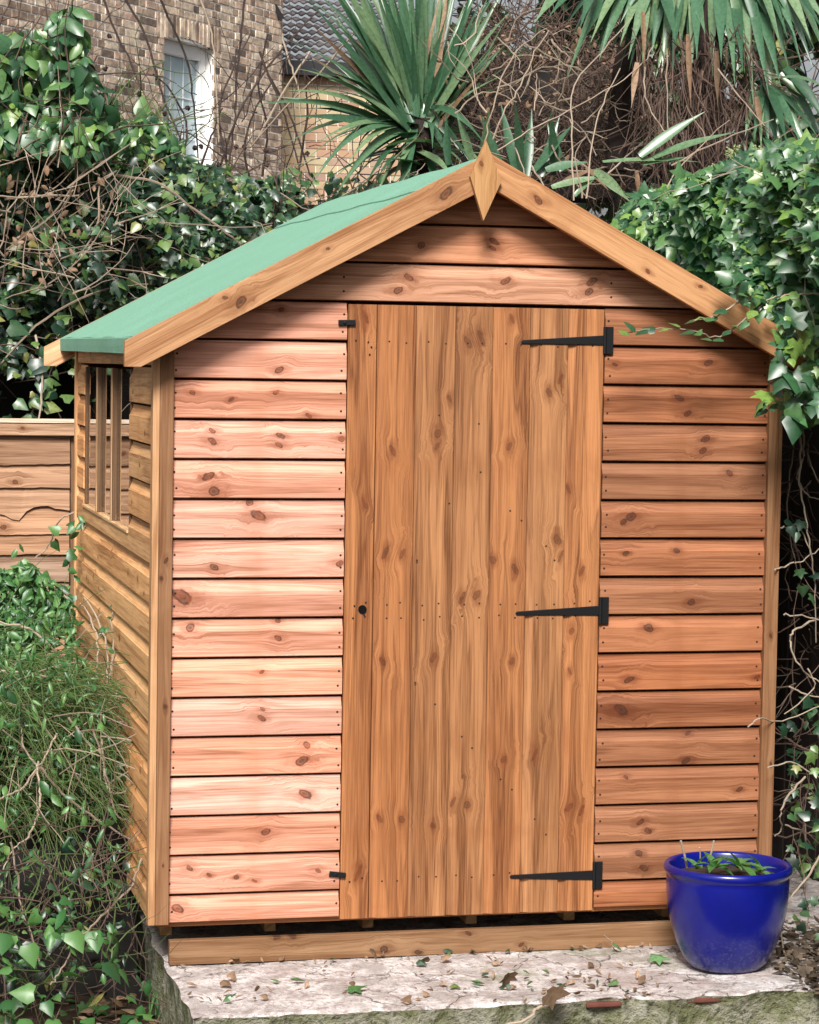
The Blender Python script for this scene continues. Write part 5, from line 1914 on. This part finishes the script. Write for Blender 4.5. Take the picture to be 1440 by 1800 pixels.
for pts in ([(68, 1340, .4), (45, 1380, .4), (10, 1400, .35), (-20, 1420, .3)], [(65, 1345, .4), (70, 1390, .35), (68, 1425, .3), (50, 1470, .3), (25, 1490, .3), (0, 1540, .25)], [(68, 1345, .4), (110, 1395, .4), (170, 1440, .4), (235, 1480, .4), (250, 1495, .4)], [(100, 1290, .45), (80, 1330, .4), (66, 1345, .4), (40, 1310, .4), (38, 1280, .5)],
            [(249, 1512, .15), (230, 1560, .1), (200, 1590, .08), (160, 1630, .05), (130, 1665, .0), (105, 1710, -.05), (90, 1730, -.08)], [(20, 1480, .2), (30, 1540, .2), (40, 1600, .15), (55, 1640, .1), (70, 1690, .05)], [(130, 900, 2.0), (105, 915, 2.0), (85, 960, 2.1), (62, 980, 2.1)], [(92, 1030, 1.6), (112, 1045, 1.6), (122, 1058, 1.5)],
            [(180, 1230, .9), (195, 1180, .9), (200, 1120, .95), (195, 1090, 1.0), (205, 1060, 1.0), (212, 1045, 1.0)], [(170, 1200, 1.1), (172, 1130, 1.1), (155, 1080, 1.2), (140, 1060, 1.2)], [(178, 1240, 1.0), (190, 1180, 1.0), (180, 1110, 1.05), (150, 1050, 1.2)], [(200, 1240, .8), (212, 1190, .85), (216, 1130, .9)], [(0, 1095, .8), (50, 1105, .8), (95, 1140, .8), (140, 1190, .85)],
            [(60, 1260, .6), (100, 1245, .6), (150, 1240, .7)], [(160, 1270, .5), (180, 1330, .5), (190, 1390, .5), (222, 1390, .5), (205, 1365, .5)], [(180, 1300, .5), (184, 1350, .5), (205, 1430, .5), (230, 1445, .5)], [(0, 1180, .7), (60, 1185, .7), (130, 1200, .7)], [(122, 1262, .5), (150, 1300, .5), (172, 1330, .5)]):
    MB().tube(pxpath(pts, 6), 0.0036, 0.0022, 5).build('stem', M['paletwig'], bush)
P = np.array([at(x, y, Y) for x, y, Y in ((190, 1100, .95), (183, 1100, .95), (188, 1085, 1.0), (205, 1060, 1.0), (190, 1138, .92), (205, 1330, .6), (215, 1335, .6), (200, 1320, .6), (140, 1620, .1), (80, 1622, .1), (195, 1350, .6))])
nn, tt = orient(P, (-0.2, -0.8, 0.4), 0.6)
single_leaves(P, nn, tt, rng.uniform(0.028, 0.04, len(P)), [OVAL], 'leaf', M['bush'], bush)

# 12. ivy and low growth on the ground, bottom left
gi = thing('ground_ivy', 'ivy leaves trailing over the dark ground below the bush', 'ivy', tuple(at(80, 1750, 0.0) * [1, 1, 0] + [0, 0, -0.33]))
P = region([(-60, 1560), (120, 1560), (240, 1660), (270, 1740), (280, 1800), (280, 1850), (-60, 1850)], 130, -0.1, 0.8, 0.1, gap=0.3, gscale=6)
P[:, 2] = np.maximum(P[:, 2], -0.31)
foliage(gi, P, 0.040, [IVY2, OVAL, IVY], M['bush'], singles=80, out=(-0.05, -0.45, 0.9))
n = 80
S = region([(-60, 1480), (230, 1480), (270, 1800), (-60, 1850)], n, 0.0, 0.8, 0.1)
twig_mass(gi, S, rand_dirs(n, (0.1, 0, 0.3), 0.7), rng.uniform(0.1, 0.4, n), 0.0022, M['greenstem'], wig=0.45)
P = np.array([at(x, y, -0.12) for x, y in ((60, 1745), (95, 1790), (20, 1700), (5, 1760), (30, 1720), (175, 1775), (250, 1785), (240, 1795), (80, 1760), (230, 1790), (150, 1800), (45, 1790), (8, 1640), (50, 1660))])
nn, tt = orient(P, (-0.1, -0.5, 0.8), 0.4)
single_leaves(P, nn, tt, rng.uniform(0.045, 0.075, len(P)), [IVY2, IVY], 'leaf', M['bush'], gi)
n = 150
S = region([(-60, 1440), (200, 1440), (245, 1560), (255, 1780), (-60, 1780)], n, 0.0, 0.35, 0.05)
twig_mass(gi, S, rand_dirs(n, (0.1, 0, -0.2), 0.7), rng.uniform(0.1, 0.35, n), 0.0020, M['browntwig'], name='dead_stems', wig=0.4)
P = region([(-60, 1480), (200, 1460), (235, 1560), (245, 1740), (-60, 1780)], 150, 0.05, 0.4, 0.05)
foliage(gi, P, 0.036, [OVAL, IVY2, LANCE], M['ivy'], out=(-0.1, -0.6, 0.6), name='shaded_foliage')
ZS_ = -0.112
# leaf litter between bush and base
lit = []
for _ in range(150):
    p = atZ(rng.uniform(150, 300), rng.uniform(1700, 1830), -0.315)
    if p[0] < 0.045:
        lit.append(p + [0, 0, rng.uniform(0, 0.02)])
lit = np.array(lit)
nn, tt = orient(lit, (0, -0.1, 1), 0.5, 0)
o = leaf_mesh_object(lit, nn, tt, rng.uniform(0.02, 0.045, len(lit)), [OVAL, IVY2], 'leaf_litter', M['deadleaf'])
tag(o, 'brown leaf litter on the soil left of the concrete base', 'leaf litter', kind='stuff')
q = []
for _ in range(420):
    p = atZ(rng.uniform(1365, 1470), rng.uniform(1630, 1765), ZS_)
    if p[0] > PB[0] + 0.13 or p[1] > 0.05:
        q.append(p + [0, 0, rng.uniform(0, 0.025)])
q = np.array(q)
nn, tt = orient(q, (0, -0.2, 1), 0.6, 0)
o = leaf_mesh_object(q, nn, tt, rng.uniform(0.015, 0.04, len(q)), [OVAL, IVY2], 'leaf_litter', M['darkleaf'])
tag(o, 'leaf litter coloured dark as shade on the concrete behind the blue pot', 'leaf litter', kind='stuff')
# grass tuft by the base corner
gt = thing('grass_tuft', 'small green grass tuft beside the concrete base corner', 'grass', tuple(atZ(292, 1790, -0.32)))
for i in range(22):
    b = np.array(gt.location) + [rng.normal(-0.02, 0.02), rng.normal(0.02, 0.03), 0]
    strap(gt, b, (rng.normal(0, .3), rng.normal(-.1, .3), 1), rng.uniform(0.06, 0.12), 0.005, 0.5, M['bush'], name='blade', seg=4)

# 13. leaves and scraps lying on the concrete base
ZS = -0.112
def fallen(px, py, size, mat, label, shape, turn, tilt=0.25, name='fallen_leaf', group=None, y=None):
    p = atZ(px, py, ZS) if y is None else np.array([*at(px, 1680, y)[:2], ZS])
    tv, tf = shape
    n = np.array([rng.normal(0, tilt), -0.1 + rng.normal(0, tilt), 1.0])
    n /= np.linalg.norm(n)
    t_ = np.array([math.cos(turn), math.sin(turn), 0])
    t_ = t_ - (t_ @ n) * n
    t_ /= np.linalg.norm(t_)
    b = np.cross(t_, n)
    vs = [size * (v[0] * b + (v[1] - 0.4) * t_ + v[2] * n) for v in tv]
    zmin = min(v[2] for v in vs)
    o = MB().add([v - [0, 0, zmin] for v in vs], tf).build(name, mat, loc=tuple(p))
    tag(o, label, 'leaf', group)
    return o


G_, D_ = M['greenleaf'], M['deadleaf']
fallen(625, 1742, 0.062, G_, 'largest green leaf lying on the pale concrete below the door', IVY, 0.2)
fallen(1160, 1693, 0.060, G_, 'green lobed leaf on the concrete just left of the blue pot', IVY, -0.4)
fallen(1083, 1672, 0.045, G_, 'small green leaf with upright stalk against the plinth board', OVAL, 0.1)
fallen(712, 1658, 0.036, M['ivy'], 'dark green leaf tucked under the plinth board below the door', OVAL, 0.1)
fallen(800, 1736, 0.036, M['ivy'], 'round dark green leaf beside a pale green one near the slab front', IVY2, 1.4)
fallen(838, 1731, 0.045, G_, 'pale green leaf beside the round dark one near the slab front', OVAL, 0.3)
fallen(930, 1735, 0.036, G_, 'narrow green leaf standing up near the slab edge', OVAL, 1.9, 0.8)
fallen(958, 1712, 0.036, G_, 'pale flat green leaf in the middle of the brown scraps', OVAL, 0.4)
fallen(985, 1738, 0.044, M['ivy'], 'long dark leaf above the dried reddish leaf', LANCE, 0.3)
fallen(485, 1727, 0.032, G_, 'tiny green leaf left of the pale one on the concrete', IVY2, 0.4)
fallen(722, 1658, 0.03, D_, 'brown leaf scrap beside the plinth board knot', OVAL, 0.0)
fallen(412, 1689, 0.040, D_, 'curled tan leaf leaning on the plinth board at the left end', IVY2, 0.9, 0.9)
fallen(660, 1690, 0.040, D_, 'pale curled leaf against the plinth board below the door', IVY2, 0.4, 0.7)
fallen(930, 1668, 0.036, D_, 'white and brown curled leaf against the plinth under the door', IVY2, 2.2, 0.9)
fallen(418, 1754, 0.040, D_, 'dark pointed withered leaf near the left of the slab', LANCE, 0.7, 0.6)
fallen(335, 1733, 0.035, D_, 'small dark scrap at the far left corner of the slab', OVAL, 0.1)
fallen(975, 1772, 0.085, D_, 'large crumpled reddish brown leaf hanging at the slab edge', IVY, -0.8, 0.9)
fallen(890, 1740, 0.060, D_, 'clump of crumpled tan leaf near the slab edge', IVY, 2.0, 0.9)
fallen(520, 1726, 0.048, G_, 'pale yellow green leaf lying flat on the left of the concrete', OVAL, 0.2)
for i in range(110):
    px, py = rng.uniform(330, 1180), rng.uniform(1690, 1772)
    if rng.random() < 0.55:
        px, py = rng.normal(960, 110), rng.normal(1735, 20)
    if py > 1768 or py < 1678 or px > 1190:
        continue
    fallen(px, py, rng.uniform(0.013, 0.036), D_ if rng.random() < 0.85 else M['ivy'], 'small withered brown leaf scrap on the pale concrete', [OVAL, IVY2, LANCE][i % 3], rng.uniform(0, 6.28), 0.45, 'leaf_scrap', 'withered scraps scattered on the concrete')
for i in range(34):
    fallen(rng.uniform(300, 1180), 0, rng.uniform(0.012, 0.03), D_ if rng.random() < 0.8 else M['ivy'], 'small withered brown leaf scrap on the pale concrete', [OVAL, IVY2, LANCE][i % 3], rng.uniform(0, 6.28), 0.5, 'leaf_scrap', 'withered scraps scattered on the concrete', y=-0.028 - abs(rng.normal(0, 0.02)))
# stalk trailing over the edge
mb = MB()
mb.tube(pxpath([(975, 1765, YF - .02), (945, 1772, YF - .03), (930, 1790, YF - .04), (890, 1800, YF - .05), (870, 1815, YF - .05)], 5), 0.005, 0.0035, 6)
tag(mb.build('dry_stalk', M['paletwig']), 'pale dry stalk trailing over the mossy slab edge', 'twig')
mb = MB()
mb.tube(pxpath([(1083, 1672, -0.06), (1075, 1655, -0.06), (1062, 1646, -0.06)], 4), 0.0022, 0.0016, 5)
tag(mb.build('leaf_stalk', M['paletwig']), 'thin pale stalk rising from a fallen leaf at the plinth', 'twig')
